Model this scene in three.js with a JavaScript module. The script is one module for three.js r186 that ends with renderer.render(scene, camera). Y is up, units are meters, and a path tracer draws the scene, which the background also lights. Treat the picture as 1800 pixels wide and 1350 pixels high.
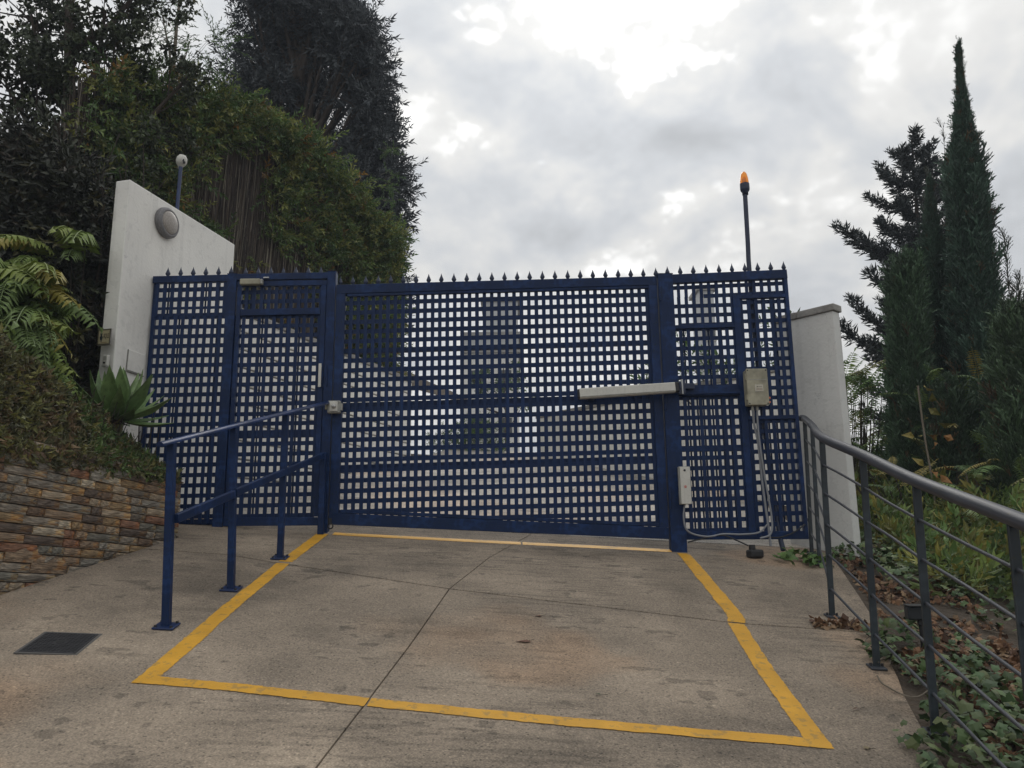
import * as THREE from 'three';
import { mergeGeometries } from 'three/addons/utils/BufferGeometryUtils.js';
import { RoundedBoxGeometry } from 'three/addons/geometries/RoundedBoxGeometry.js';

// ---------------------------------------------------------------- camera, sky, sun, exposure
const scene = new THREE.Scene();
const camera = new THREE.PerspectiveCamera(53.0, 4 / 3, 0.05, 2000);
camera.rotation.order = 'YXZ';
camera.position.set(0, 1.55, 6.8);
camera.rotation.set(0.1917, 0, -0.01147);

const renderer = new THREE.WebGLRenderer({ antialias: true });
renderer.setSize(1024, 768);
renderer.toneMapping = THREE.LinearToneMapping;
renderer.toneMappingExposure = 1.0;
renderer.shadowMap.enabled = true;

// small deterministic helpers used by everything below
function rng(seed) { let a = seed >>> 0; return () => { a = (a + 0x6D2B79F5) | 0; let t = Math.imul(a ^ (a >>> 15), 1 | a); t = (t + Math.imul(t ^ (t >>> 7), 61 | t)) ^ t; return ((t ^ (t >>> 14)) >>> 0) / 4294967296; }; }
const clamp = (v, a, b) => Math.min(b, Math.max(a, v));
const lerp = (a, b, t) => a + (b - a) * t;
const smooth = (a, b, v) => { const t = clamp((v - a) / (b - a), 0, 1); return t * t * (3 - 2 * t); };
function hash(i, j, s) { let h = Math.imul(i, 374761393) + Math.imul(j, 668265263) + Math.imul(s, 2147483647 ^ 0x5bd1e995); h = Math.imul(h ^ (h >>> 13), 1274126177); h ^= h >>> 16; return (h >>> 0) / 4294967296; }
function vnoise(x, y, per, s) {           // value noise that repeats every `per` cells
  const xi = Math.floor(x), yi = Math.floor(y), fx = x - xi, fy = y - yi;
  const ux = fx * fx * (3 - 2 * fx), uy = fy * fy * (3 - 2 * fy);
  const m = (v) => ((v % per) + per) % per;
  const x0 = m(xi), x1 = m(xi + 1), y0 = m(yi), y1 = m(yi + 1);
  const a = hash(x0, y0, s), b = hash(x1, y0, s), c = hash(x0, y1, s), d = hash(x1, y1, s);
  return a + (b - a) * ux + (c - a) * uy + (a - b - c + d) * ux * uy;
}
function fbm(x, y, per, s, oct, gain = 0.5) { let v = 0, a = 1, n = 0; for (let o = 0; o < oct; o++) { v += a * vnoise(x, y, per, s + o * 17); n += a; a *= gain; x *= 2; y *= 2; per *= 2; } return v / n; }

const SUN = new THREE.Vector3(0.1145, 0.5845, -0.8033).normalize();
{
  const W = 2048, HH = 1024, data = new Float32Array(W * HH * 4), BIG = 1 << 20;
  for (let j = 0; j < HH; j++) {
    const el = ((j + 0.5) / HH - 0.5) * Math.PI, y = Math.sin(el), ce = Math.cos(el);
    for (let i = 0; i < W; i++) {
      const az = ((i + 0.5) / W - 0.5) * 2 * Math.PI, x = Math.cos(az) * ce, z = Math.sin(az) * ce, k = (j * W + i) * 4;
      let r, g, b;
      if (y < -0.02) { r = 0.34; g = 0.34; b = 0.345; } else {
        const s = 1 / (Math.max(y, 0) + 0.34), px = x * s + 40.55, pz = z * s + 23.82;
        const wx = fbm(px * 2.6, pz * 2.6, BIG, 5, 3) - 0.5, wz = fbm(px * 2.6 + 7, pz * 2.6, BIG, 9, 3) - 0.5;
        const big = fbm(px * 3.0 + wx, pz * 3.0 + wz, BIG, 23, 4, 0.5);
        const fine = fbm(px * 9.5 + wx * 1.3, pz * 9.5 + wz * 1.3, BIG, 61, 6, 0.58);
        const t = big * 0.45 + fine * 0.55;                     // cloud thickness 0.2 .. 0.8
        const c = x * SUN.x + y * SUN.y + z * SUN.z, ang = Math.acos(clamp(c, -1, 1));
        const near = Math.exp(-ang * ang / 0.038), mid = Math.exp(-ang * ang / 0.35);
        let v = 0.735 + (0.5 - t) * 0.54;
        v += mid * (0.04 + (0.5 - t) * 0.30);
        const rag = t + (fbm(px * 30, pz * 30, BIG, 91, 4, 0.6) - 0.5) * 0.34;   // ragged rims where the cloud breaks
        v += near * (0.06 + 2.4 * smooth(0.455, 0.30, rag));
        v += 0.10 * smooth(0.42, 0.34, t) * (0.3 + mid);
        v *= 0.84 + 0.50 * y;                                   // an overcast sky is brighter overhead
        const cool = clamp((t - 0.48) * 1.5, -0.02, 0.2);
        r = v * (1.0 - cool * 0.30); g = v * (1.002 - cool * 0.15); b = v * (0.992 + cool * 0.10);
      }
      data[k] = r; data[k + 1] = g; data[k + 2] = b; data[k + 3] = 1;
    }
  }
  const sky = new THREE.DataTexture(data, W, HH, THREE.RGBAFormat, THREE.FloatType);
  sky.mapping = THREE.EquirectangularReflectionMapping; sky.magFilter = THREE.LinearFilter; sky.minFilter = THREE.LinearFilter; sky.needsUpdate = true;
  scene.background = sky; scene.environment = sky;
}
const sun = new THREE.DirectionalLight(new THREE.Color(1, 0.965, 0.91), 0.7);
sun.position.copy(SUN).multiplyScalar(40); sun.castShadow = true; sun.shadow.radius = 40;
Object.assign(sun.shadow.camera, { left: -20, right: 20, top: 20, bottom: -20, near: 1, far: 120 });
sun.shadow.mapSize.set(2048, 2048);
scene.add(sun); scene.add(sun.target);
scene.fog = new THREE.FogExp2(0xdbe4f2, 0.0021);          // haze added to stand in for lens veil: far foliage pales

// ---------------------------------------------------------------- naming and building helpers
const V = (x, y, z) => new THREE.Vector3(x, y, z);
const used = new Map();
function numbered(n) { const c = used.get(n) || 0; used.set(n, c + 1); return c ? n + '_' + String(c).padStart(3, '0') : n; }
function tag(o, label, category, group) { o.userData.label = label; o.userData.category = category; if (group) o.userData.group = group; return o; }
function thing(name, label, category, pos = [0, 0, 0], turn = 0, group) {
  const o = new THREE.Group(); o.name = numbered(name); o.position.set(...pos); o.rotation.y = turn; scene.add(o);
  return tag(o, label, category, group);
}
function structure(name, o) { o.name = numbered(name); o.userData.kind = 'structure'; scene.add(o); return o; }
function part(parent, name, geo, mat, pos, rot) {
  const m = new THREE.Mesh(geo, mat); m.name = name; m.castShadow = m.receiveShadow = true;
  if (pos) m.position.set(...pos);
  if (rot) m.rotation.set(...rot);
  parent.add(m); return m;
}
const UNIT = new THREE.BoxGeometry(1, 1, 1);
function block(parent, name, mat, c, s, rot) { const m = part(parent, name, UNIT, mat, c, rot); m.scale.set(...s); return m; }
function triUV(geo, k = 1) {                // texture coordinates in metres by the way each face points
  const g = geo.index ? geo.toNonIndexed() : geo, p = g.attributes.position, n = p.count, uv = new Float32Array(n * 2);
  const a = V(), b = V(), c = V();
  for (let i = 0; i < n; i += 3) {
    a.fromBufferAttribute(p, i); b.fromBufferAttribute(p, i + 1); c.fromBufferAttribute(p, i + 2);
    const q = b.clone().sub(a).cross(c.clone().sub(a)), ax = Math.abs(q.x), ay = Math.abs(q.y), az = Math.abs(q.z);
    [a, b, c].forEach((v, t) => { const [u, w] = ax > ay && ax > az ? [v.z, v.y] : ay > az ? [v.x, v.z] : [v.x, v.y]; uv[(i + t) * 2] = u * k; uv[(i + t) * 2 + 1] = w * k; });
  }
  g.setAttribute('uv', new THREE.BufferAttribute(uv, 2)); return g;
}
const rbox = (x, y, z, r = 0.006, seg = 2) => triUV(new RoundedBoxGeometry(x, y, z, seg, Math.min(r, x * 0.49, y * 0.49, z * 0.49)));
// a bar of chamfered section from A to B, w across and h upright
function barGeo(A, B, w, h, c = 0.003, ext = 0) {
  const d = B.clone().sub(A), L = d.length() + 2 * ext; d.normalize();
  const up = Math.abs(d.y) > 0.95 ? V(0, 0, 1) : V(0, 1, 0), x = up.clone().cross(d).normalize(), y = d.clone().cross(x);
  const s = new THREE.Shape(), a = w / 2, b = h / 2;
  [[-a + c, -b], [a - c, -b], [a, -b + c], [a, b - c], [a - c, b], [-a + c, b], [-a, b - c], [-a, -b + c]].forEach((p, i) => (i ? s.lineTo(...p) : s.moveTo(...p)));
  const g = new THREE.ExtrudeGeometry(s, { depth: L, bevelEnabled: false });
  const o = A.clone().addScaledVector(d, -ext);
  return g.applyMatrix4(new THREE.Matrix4().makeBasis(x, y, d).setPosition(o));
}
const bar = (parent, name, mat, A, B, w, h, c, ext) => part(parent, name, barGeo(V(...A), V(...B), w, h, c, ext), mat);
function tubeGeo(pts, r, seg = 24, rad = 8, tension = 0.5) { return new THREE.TubeGeometry(new THREE.CatmullRomCurve3(pts.map((p) => (p.isVector3 ? p : V(...p))), false, 'catmullrom', tension), seg, r, rad, false); }
function rodGeo(A, B, r0, r1 = r0, rad = 8) {
  const d = B.clone().sub(A), g = new THREE.CylinderGeometry(r1, r0, d.length(), rad, 1);
  g.translate(0, d.length() / 2, 0);
  return g.applyQuaternion(new THREE.Quaternion().setFromUnitVectors(V(0, 1, 0), d.clone().normalize())).translate(A.x, A.y, A.z);
}
const rod = (parent, name, mat, A, B, r) => part(parent, name, rodGeo(V(...A), V(...B), r), mat);

// ---------------------------------------------------------------- textures and materials
function texture(n, fn, srgb = true) {      // fn(u, v) -> [r, g, b] in 0..1 display values, or one number
  const d = new Uint8Array(n * n * 4);
  for (let j = 0; j < n; j++) for (let i = 0; i < n; i++) {
    const c = fn(i / n, j / n, i, j), k = (j * n + i) * 4;
    if (typeof c === 'number') d[k] = d[k + 1] = d[k + 2] = clamp(c, 0, 1) * 255; else for (let t = 0; t < 3; t++) d[k + t] = clamp(c[t], 0, 1) * 255;
    d[k + 3] = 255;
  }
  const t = new THREE.DataTexture(d, n, n, THREE.RGBAFormat); t.wrapS = t.wrapT = THREE.RepeatWrapping; t.magFilter = THREE.LinearFilter; t.minFilter = THREE.LinearMipmapLinearFilter; t.generateMipmaps = true;
  if (srgb) t.colorSpace = THREE.SRGBColorSpace; t.needsUpdate = true; return t;
}
const rep = (t, x, y = x) => { const c = t.clone(); c.repeat.set(x, y); c.needsUpdate = true; return c; };
const std = (color, roughness = 0.7, more = {}) => new THREE.MeshStandardMaterial({ color: Array.isArray(color) ? new THREE.Color().setRGB(...color) : color, roughness, ...more });

// worn concrete: 8 m tile, brown-grey, with blotches, scuffs, brown stains and light aggregate
const concreteMap = texture(2048, (u, v, i, j) => {
  const a = fbm(u * 6, v * 6, 6, 11, 4), b = fbm(u * 28, v * 28, 28, 31, 4), e = fbm(u * 14, v * 90, 14, 47, 3);
  const g = hash(i, j, 3), g2 = hash(i >> 1, j >> 1, 7), line = fbm(u * 40, v * 330, 40, 57, 2);
  let l = 0.535 + (a - 0.5) * 0.19 + (b - 0.5) * 0.16 + (g - 0.5) * 0.15 + (g2 - 0.5) * 0.10;
  const rough = smooth(0.44, 0.62, fbm(u * 7 + 6, v * 7 + 2, 7, 141, 4)); l -= rough * smooth(0.50, 0.74, line) * 0.07;
  const soil = smooth(0.54, 0.68, fbm(u * 9 + 3, v * 11, 9, 71, 5)) * (0.25 + 0.75 * smooth(0.42, 0.6, e)); l -= soil * 0.06;
  const pit = smooth(0.66, 0.73, fbm(u * 70, v * 130, 70, 151, 3)) * smooth(0.46, 0.6, b); l -= pit * 0.10;
  const wet = smooth(0.54, 0.72, fbm(u * 12 + 1, v * 9 + 2, 12, 91, 6)); l -= wet * 0.032;
  const pale = smooth(0.56, 0.72, fbm(u * 8 + 9, v * 8 + 5, 8, 101, 4)); l += pale * 0.05;
  if (g2 > 0.992) l += 0.07; if (g2 < 0.016) l -= 0.12;
  const rust = smooth(0.56, 0.74, fbm(u * 7 + 4, v * 7 + 1, 7, 121, 4));
  return [l * (1.04 + rust * 0.05), l * (0.945 - rust * 0.01), l * (0.83 - rust * 0.05)];
});
// broom lines across the slope and exposed grit
const concreteBump = texture(1024, (u, v, i, j) => { const line = fbm(u * 6, v * 96, 6, 5, 2), breakup = smooth(0.35, 0.62, fbm(u * 5, v * 5, 5, 15, 3)); return 0.5 + (line - 0.5) * 0.85 * breakup + (hash(i, j, 21) - 0.5) * 0.28 + (fbm(u * 60, v * 60, 60, 25, 2) - 0.5) * 0.5; }, false);
const grainMap = texture(512, (u, v, i, j) => 0.86 + (fbm(u * 10, v * 10, 10, 8, 5) - 0.5) * 0.34 + (hash(i, j, 1) - 0.5) * 0.06);
const plasterMap = texture(1024, (u, v, i, j) => {
  const a = fbm(u * 5, v * 5, 5, 3, 5), drip = smooth(0.60, 0.78, fbm(u * 34, v * 3, 34, 13, 4)), spot = smooth(0.66, 0.74, fbm(u * 40, v * 40, 40, 19, 3));
  const crk = Math.abs(fbm(u * 4 + 2, v * 4, 4, 203, 6) - 0.5) < 0.0022 && fbm(u * 3, v * 3, 3, 207, 2) > 0.5 ? 0.08 : 0;
  const l = 0.955 - crk + (a - 0.5) * 0.08 - drip * 0.03 - spot * 0.03 + (hash(i, j, 2) - 0.5) * 0.03;
  return [l, l * 0.992, l * 0.972];
});
const plasterBump = texture(512, (u, v, i, j) => fbm(u * 36, v * 36, 36, 6, 4) * 0.8 + fbm(u * 5, v * 5, 5, 16, 2) * 0.5 + (hash(i, j, 4) - 0.5) * 0.08, false);
const stoneMap = texture(512, (u, v, i, j) => { const l = 0.80 + (fbm(u * 7, v * 12, 7, 33, 5, 0.6) - 0.5) * 0.75 + (hash(i, j, 5) - 0.5) * 0.12, w = smooth(0.55, 0.7, fbm(u * 5, v * 5, 5, 43, 4)); return [l * (1 + w * 0.16), l, l * (1 - w * 0.18)]; });
const stoneBump = texture(512, (u, v) => fbm(u * 9, v * 22, 9, 53, 5, 0.6), false);
const barkBump = texture(256, (u, v) => fbm(u * 18, v * 5, 18, 63, 4), false);
const paintBump = texture(512, (u, v, i, j) => 0.5 + (fbm(u * 8, v * 8, 8, 73, 3) - 0.5) * 0.6 + (fbm(u * 50, v * 50, 50, 75, 2) - 0.5) * 0.5, false);
const dustMap = texture(1024, (u, v, i, j) => {   // faded, dusty gloss paint with rain runs and small chips
  const f = smooth(0.46, 0.75, fbm(u * 9, v * 9, 9, 83, 5)), run = smooth(0.58, 0.76, fbm(u * 60, v * 5, 60, 183, 3)) * 0.5, chip = smooth(0.745, 0.765, fbm(u * 44, v * 44, 44, 193, 4));
  const k = 0.74 + f * 0.20 + run * 0.10 + (hash(i, j, 9) - 0.5) * 0.05;
  return [k + f * 0.05 + chip * 0.16, k + f * 0.02 + chip * 0.04, k * 1.02 - chip * 0.25];
});
const wearMap = texture(1024, (u, v, i, j) => { const w = smooth(0.58, 0.72, fbm(u * 26, v * 26, 26, 93, 5, 0.65)), l = 0.93 + (fbm(u * 8, v * 8, 8, 95, 3) - 0.5) * 0.16 + (hash(i, j, 11) - 0.5) * 0.1; return [lerp(0.875, 0.60, w * 0.5) * l, lerp(0.65, 0.50, w * 0.5) * l, lerp(0.17, 0.36, w * 0.5) * l]; });

const satin = (c, roughness, more) => new THREE.MeshPhysicalMaterial({ color: new THREE.Color().setRGB(...c), roughness, specularIntensity: 0.45, ...more });
const M = {};
M.concrete = std(0xffffff, 0.88, { map: rep(concreteMap, 1 / 8), bumpMap: rep(concreteBump, 1 / 1.3), bumpScale: 0.008 });
M.concretePaintedSheen = std([1.5, 1.70, 2.0], 0.8, { map: rep(concreteMap, 1 / 8), bumpMap: rep(concreteBump, 1 / 1.3), bumpScale: 0.004 });  // same concrete lightened: grazing sky sheen and bloom painted into its colour
M.yellow = std(0xffffff, 0.6, { map: rep(wearMap, 1 / 1.1), bumpMap: rep(concreteBump, 1 / 1.3), bumpScale: 0.003 });
M.blue = satin([0.0080, 0.034, 0.122], 0.5, { map: rep(dustMap, 2.2), bumpMap: rep(paintBump, 3), bumpScale: 0.0005 });
M.blueB = satin([0.0070, 0.030, 0.107], 0.54, { map: rep(dustMap, 1.7), bumpMap: rep(paintBump, 3), bumpScale: 0.0005 });
M.blueC = satin([0.0090, 0.037, 0.132], 0.47, { map: rep(dustMap, 1.3), bumpMap: rep(paintBump, 3), bumpScale: 0.0005 });
M.spear = std([0.012, 0.022, 0.055], 0.5);
M.rail = std([0.015, 0.045, 0.16], 0.34, { map: rep(dustMap, 2), bumpMap: rep(paintBump, 3), bumpScale: 0.0006 });
M.grey = std([0.060, 0.068, 0.085], 0.52, { map: rep(dustMap, 2), bumpMap: rep(paintBump, 3), bumpScale: 0.0006 });
M.darkPost = std([0.028, 0.042, 0.052], 0.5, { map: rep(dustMap, 2) });
M.plaster = std([0.90, 0.90, 0.89], 0.9, { map: rep(plasterMap, 0.45), bumpMap: rep(plasterBump, 1.4), bumpScale: 0.0022 });
M.greyPlaster = std([0.70, 0.71, 0.715], 0.9, { map: rep(plasterMap, 0.5), bumpMap: rep(plasterBump, 1.4), bumpScale: 0.0025 });
M.coping = std([0.40, 0.385, 0.36], 0.85, { map: rep(grainMap, 2), bumpMap: rep(plasterBump, 2), bumpScale: 0.004 });
M.mortar = std([0.07, 0.055, 0.042], 0.95);
M.soil = std([0.10, 0.076, 0.054], 1, { map: rep(grainMap, 1), bumpMap: rep(plasterBump, 1), bumpScale: 0.03 });
M.whitePaint = std([0.66, 0.66, 0.63], 0.45, { map: rep(plasterMap, 2) });
M.steel = std([0.45, 0.45, 0.44], 0.35, { metalness: 0.7 });
M.beige = std([0.44, 0.41, 0.30], 0.55, { map: rep(grainMap, 2) });
M.greyBox = std([0.45, 0.45, 0.41], 0.55, { map: rep(grainMap, 3) });
M.black = std([0.012, 0.012, 0.013], 0.55);
M.iron = std([0.045, 0.045, 0.05], 0.6, { metalness: 0.3, map: rep(grainMap, 4) });
M.cable = std([0.22, 0.23, 0.25], 0.5);
M.amber = new THREE.MeshPhysicalMaterial({ color: new THREE.Color(1.0, 0.52, 0.05), roughness: 0.18, transmission: 0.7, thickness: 0, ior: 1.5 });
M.red = std([0.55, 0.05, 0.03], 0.45);
M.orange = std([0.62, 0.17, 0.08], 0.5);
M.glassDome = std([0.62, 0.60, 0.56], 0.22);
M.lampGlass = std([0.42, 0.38, 0.34], 0.35, { map: rep(grainMap, 5) });
M.lampRim = std([0.24, 0.235, 0.24], 0.6, { map: rep(grainMap, 5) });
M.bark = std([0.075, 0.058, 0.045], 0.95, { bumpMap: rep(barkBump, 2, 1), bumpScale: 0.02 });
M.paleBark = std([0.20, 0.17, 0.13], 0.95, { bumpMap: rep(barkBump, 2, 1), bumpScale: 0.01 });
M.facade = std([0.86, 0.86, 0.85], 0.9, { map: rep(plasterMap, 0.2) });
M.facadeGrey = std([0.56, 0.58, 0.61], 0.9, { map: rep(plasterMap, 0.2) });
M.window = std([0.03, 0.035, 0.04], 0.12);
function leafMat(rough = 0.6, trans = 0.0) { return trans ? new THREE.MeshPhysicalMaterial({ color: 0xffffff, roughness: rough, transmission: trans, thickness: 0, side: THREE.DoubleSide }) : std(0xffffff, rough, { side: THREE.DoubleSide }); }
M.leaf = leafMat(0.55);
M.leafThin = leafMat(0.8, 0.35);

// ---------------------------------------------------------------- ground
// the ramp is one even slope that climbs to the gate and falls a little towards the railing
const H = (x, z) => 1.4793 - 0.06357 * clamp(x, -6, 6) - 0.21699 * clamp(z, -7, 9) + (z < -7 ? (z + 7) * 0.02 : 0);
function pl(pts, v) {                       // piecewise linear through [key, value] pairs
  if (v <= pts[0][0]) return pts[0][1];
  for (let i = 1; i < pts.length; i++) if (v <= pts[i][0]) return lerp(pts[i - 1][1], pts[i][1], (v - pts[i - 1][0]) / (pts[i][0] - pts[i - 1][0]));
  return pts[pts.length - 1][1];
}
const jointX = (z) => pl([[-8, 1.9], [-0.31, 0.149], [0.577, -0.195], [1.46, -0.436], [2.51, -0.561], [3.23, -0.662], [3.75, -0.738], [8, -1.2]], z);
const jointZ = (x) => pl([[-4, 0.80], [-2.14, 0.906], [-1.71, 1.062], [-0.436, 1.46], [0.496, 1.661], [1.353, 1.846], [2.3, 1.90]], x);
const edgeX = (z) => pl([[-7, 3.3], [-2, 3.0], [-0.22, 2.80], [0.37, 2.66], [1.2, 2.44], [1.6, 2.33], [1.87, 2.20], [2.55, 2.00], [2.85, 1.89], [3.45, 1.72], [5, 1.45], [9, 1.0]], z);
const leftX = (z) => (z < -1 ? pl([[-7, -1.1], [-5.5, -1.45], [-1.2, -2.86]], z) : pl([[-1, -3.1], [0.3, -3.0], [0.433, -2.7], [2.0, -3.05], [9, -4.5]], z));

const driveway = structure('driveway', new THREE.Group());
function slab(xa, xb, za, zb, nx, nz, gap = 0.0045, gapZ = 0.009) {   // a cast slab between two side curves and two end curves, with rounded arrises and sides
  const pos = [], idx = [], row = nx + 1;
  const R = 0.006, SX = [[0, -0.10, 0], [0, -R, 0], [R, 0, 0]], at = (u, v) => {
    let x = 0, z = lerp(za(0), zb(0), v);
    for (let k = 0; k < 4; k++) { x = lerp(xa(z) + gap, xb(z) - gap, u); z = lerp(za(x) + gapZ, zb(x) - gapZ, v); }
    return [x, z];
  };
  for (let j = 0; j <= nz; j++) for (let i = 0; i <= nx; i++) {
    const [x, z] = at(i / nx, j / nz);
    pos.push(x, H(x, z), z);
  }
  for (let j = 0; j < nz; j++) for (let i = 0; i < nx; i++) { const a = j * row + i; idx.push(a, a + row, a + 1, a + 1, a + row, a + row + 1); }
  const rim = [];
  for (let i = 0; i < nx; i++) rim.push(i); for (let j = 0; j < nz; j++) rim.push(j * row + nx);
  for (let i = nx; i > 0; i--) rim.push(nz * row + i); for (let j = nz; j > 0; j--) rim.push(j * row);
  const b0 = pos.length / 3;
  rim.forEach((v) => pos.push(pos[v * 3], pos[v * 3 + 1], pos[v * 3 + 2], pos[v * 3], pos[v * 3 + 1] - 0.12, pos[v * 3 + 2]));
  rim.forEach((_, k) => { const n = (k + 1) % rim.length, a = b0 + 2 * k, c = b0 + 2 * n; idx.push(a, c, a + 1, c, c + 1, a + 1); });
  const g = new THREE.BufferGeometry(); g.setAttribute('position', new THREE.Float32BufferAttribute(pos, 3));
  const uv = []; for (let i = 0; i < pos.length; i += 3) uv.push(pos[i], pos[i + 2]); g.setAttribute('uv', new THREE.Float32BufferAttribute(uv, 2));
  g.setIndex(idx); g.computeVertexNormals(); return g;
}
part(driveway, 'concrete_slab', slab(leftX, jointX, () => -0.36, jointZ, 30, 24), M.concrete);
part(driveway, 'concrete_slab', slab(jointX, edgeX, () => -0.36, jointZ, 30, 24), M.concrete);
part(driveway, 'concrete_slab', slab(leftX, jointX, jointZ, () => 8.6, 30, 50), M.concrete);
part(driveway, 'concrete_slab', slab(jointX, edgeX, jointZ, () => 8.6, 30, 50), M.concrete);
part(driveway, 'concrete_slab', slab(leftX, jointX, () => -7, () => -0.36, 20, 40), M.concretePaintedSheen);
part(driveway, 'concrete_slab', slab(jointX, edgeX, () => -7, () => -0.36, 20, 40), M.concretePaintedSheen);
// four brush-painted lines of the box in front of the gate; edges wander as a hand-painted line does
function paintedLine(pts, w, seed, lift = 0.0025) {
  const pos = [], idx = [], uv = [], n = 160, r = rng(seed);
  const c = new THREE.CatmullRomCurve3(pts.map((p) => V(p[0], 0, p[1])), false, 'catmullrom', 0.3);
  const wob = (t, s) => (fbm(t * 26, s, 1 << 16, seed, 3) - 0.5) * 0.012 + (fbm(t * 110, s + 5, 1 << 16, seed + 3, 2) - 0.5) * 0.008;
  for (let i = 0; i <= n; i++) {
    const t = i / n, p = c.getPoint(t), d = c.getTangent(t), nx = -d.z, nz = d.x, L = Math.hypot(nx, nz) || 1;
    for (const s of [-1, 1]) { const o = s * w / 2 + wob(t, s * 3.7 + 9), x = p.x + nx / L * o, z = p.z + nz / L * o; pos.push(x, H(x, z) + lift, z); uv.push(x, z); }
    if (i < n) { const a = i * 2; idx.push(a, a + 2, a + 1, a + 1, a + 2, a + 3); }
  }
  const g = new THREE.BufferGeometry(); g.setAttribute('position', new THREE.Float32BufferAttribute(pos, 3)); g.setAttribute('uv', new THREE.Float32BufferAttribute(uv, 2)); g.setIndex(idx); g.computeVertexNormals();
  if (g.attributes.normal.getY(0) < 0) { for (let i = 0; i < idx.length; i += 3) [idx[i], idx[i + 1]] = [idx[i + 1], idx[i]]; g.setIndex(idx); g.computeVertexNormals(); }
  return g;
}
const lineCut = (pts) => pts;
part(driveway, 'painted_line', paintedLine([[-1.635, 0.09], [-1.672, 1.02]], 0.098, 1), M.yellow);
part(driveway, 'painted_line', paintedLine([[-1.675, 1.068], [-1.69, 2.02], [-1.684, 2.60], [-1.683, 3.145]], 0.096, 2), M.yellow);
part(driveway, 'painted_line', paintedLine([[-1.728, 3.10], [-1.2, 3.14], [-0.655, 3.205]], 0.080, 3, 0.004), M.yellow);
part(driveway, 'painted_line', paintedLine([[-0.645, 3.206], [0.227, 3.283], [1.305, 3.352]], 0.078, 4, 0.004), M.yellow);
part(driveway, 'painted_line', paintedLine([[1.264, 3.388], [1.30, 2.6], [1.363, 1.858]], 0.098, 5), M.yellow);
part(driveway, 'painted_line', paintedLine([[1.372, 1.838], [1.405, 1.62], [1.44, 0.10]], 0.104, 6), M.yellow);
part(driveway, 'painted_line', paintedLine([[-1.55, 0.062], [-0.6, 0.058], [0.06, 0.05]], 0.10, 7), M.yellow);
part(driveway, 'painted_line', paintedLine([[0.075, 0.05], [0.7, 0.035], [1.35, 0.03]], 0.10, 8), M.yellow);

// natural ground under and around everything, out to the horizon
{
  const xs = [], zs = [], near = []; for (let v = -14; v <= 14.01; v += 0.35) near.push(v);
  xs.push(-700, -300, -120, -60, -30, -20, ...near, 20, 30, 60, 120, 300, 700); zs.push(-900, -400, -160, -80, -45, -30, -20, ...near.filter((v) => v > -13), 20, 30, 60, 120, 300, 700);
  const pos = [], uv = [], idx = [];
  for (const z of zs) for (const x of xs) {
    const e = edgeX(clamp(z, -7, 9)), out = x - e;
    let y = H(x, z) - 0.14;
    if (out > -0.7) y = H(Math.min(x, e), z) - 0.012 - 0.09 * clamp(out, 0, 8) + 0.05 * (fbm(x * 2 + 50, z * 2 + 50, 1 << 16, 77, 3) - 0.5) * smooth(0.1, 0.5, out);
    pos.push(x, y, z); uv.push(x, z);
  }
  const n = xs.length; for (let j = 0; j < zs.length - 1; j++) for (let i = 0; i < n - 1; i++) { const a = j * n + i; idx.push(a, a + n, a + 1, a + 1, a + n, a + n + 1); }
  const g = new THREE.BufferGeometry(); g.setAttribute('position', new THREE.Float32BufferAttribute(pos, 3)); g.setAttribute('uv', new THREE.Float32BufferAttribute(uv, 2)); g.setIndex(idx); g.computeVertexNormals();
  const m = new THREE.Mesh(g, M.soil); m.receiveShadow = true; structure('ground', m);
}
const bedY = (x, z) => { const e = edgeX(clamp(z, -7, 9)), o = x - e; return H(Math.min(x, e), z) - 0.012 - 0.09 * clamp(o, 0, 8); };
// planted hillside behind the stone wall and the white walls
const bankEdge = (z) => pl([[-9, -0.2], [-5.6, -1.75], [-1.25, -3.2], [0.36, -3.57], [0.45, -2.98], [2.2, -3.35], [4.5, -3.9]], z);
const bankTop = (z) => pl([[-9, 4.0], [-1.2, 3.85], [0.3, 2.6], [0.5, 2.02], [1.0, 2.1], [4.5, 2.12]], z);
const bankY = (x, z) => { const u = Math.max(0, bankEdge(z) - x); return bankTop(z) + 0.45 * Math.min(u, 6) + 0.12 * (fbm(x * 1.5 + 30, z * 1.5 + 30, 1 << 16, 87, 3) - 0.5); };
{
  const pos = [], uv = [], idx = [], nu = 40, nv = 70;
  for (let j = 0; j <= nv; j++) { const z = lerp(-9, 4.5, j / nv); for (let i = 0; i <= nu; i++) { const x = bankEdge(z) - Math.pow(i / nu, 1.6) * 14, y = i ? bankY(x, z) : bankTop(z); pos.push(x, y, z); uv.push(x, z); } }
  for (let j = 0; j < nv; j++) for (let i = 0; i < nu; i++) { const a = j * (nu + 1) + i; idx.push(a, a + 1, a + nu + 1, a + 1, a + nu + 2, a + nu + 1); }
  const g = new THREE.BufferGeometry(); g.setAttribute('position', new THREE.Float32BufferAttribute(pos, 3)); g.setAttribute('uv', new THREE.Float32BufferAttribute(uv, 2)); g.setIndex(idx); g.computeVertexNormals();
  const m = new THREE.Mesh(g, M.soil.clone()); m.material.side = THREE.DoubleSide; m.receiveShadow = m.castShadow = true; structure('hillside', m);
}

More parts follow.
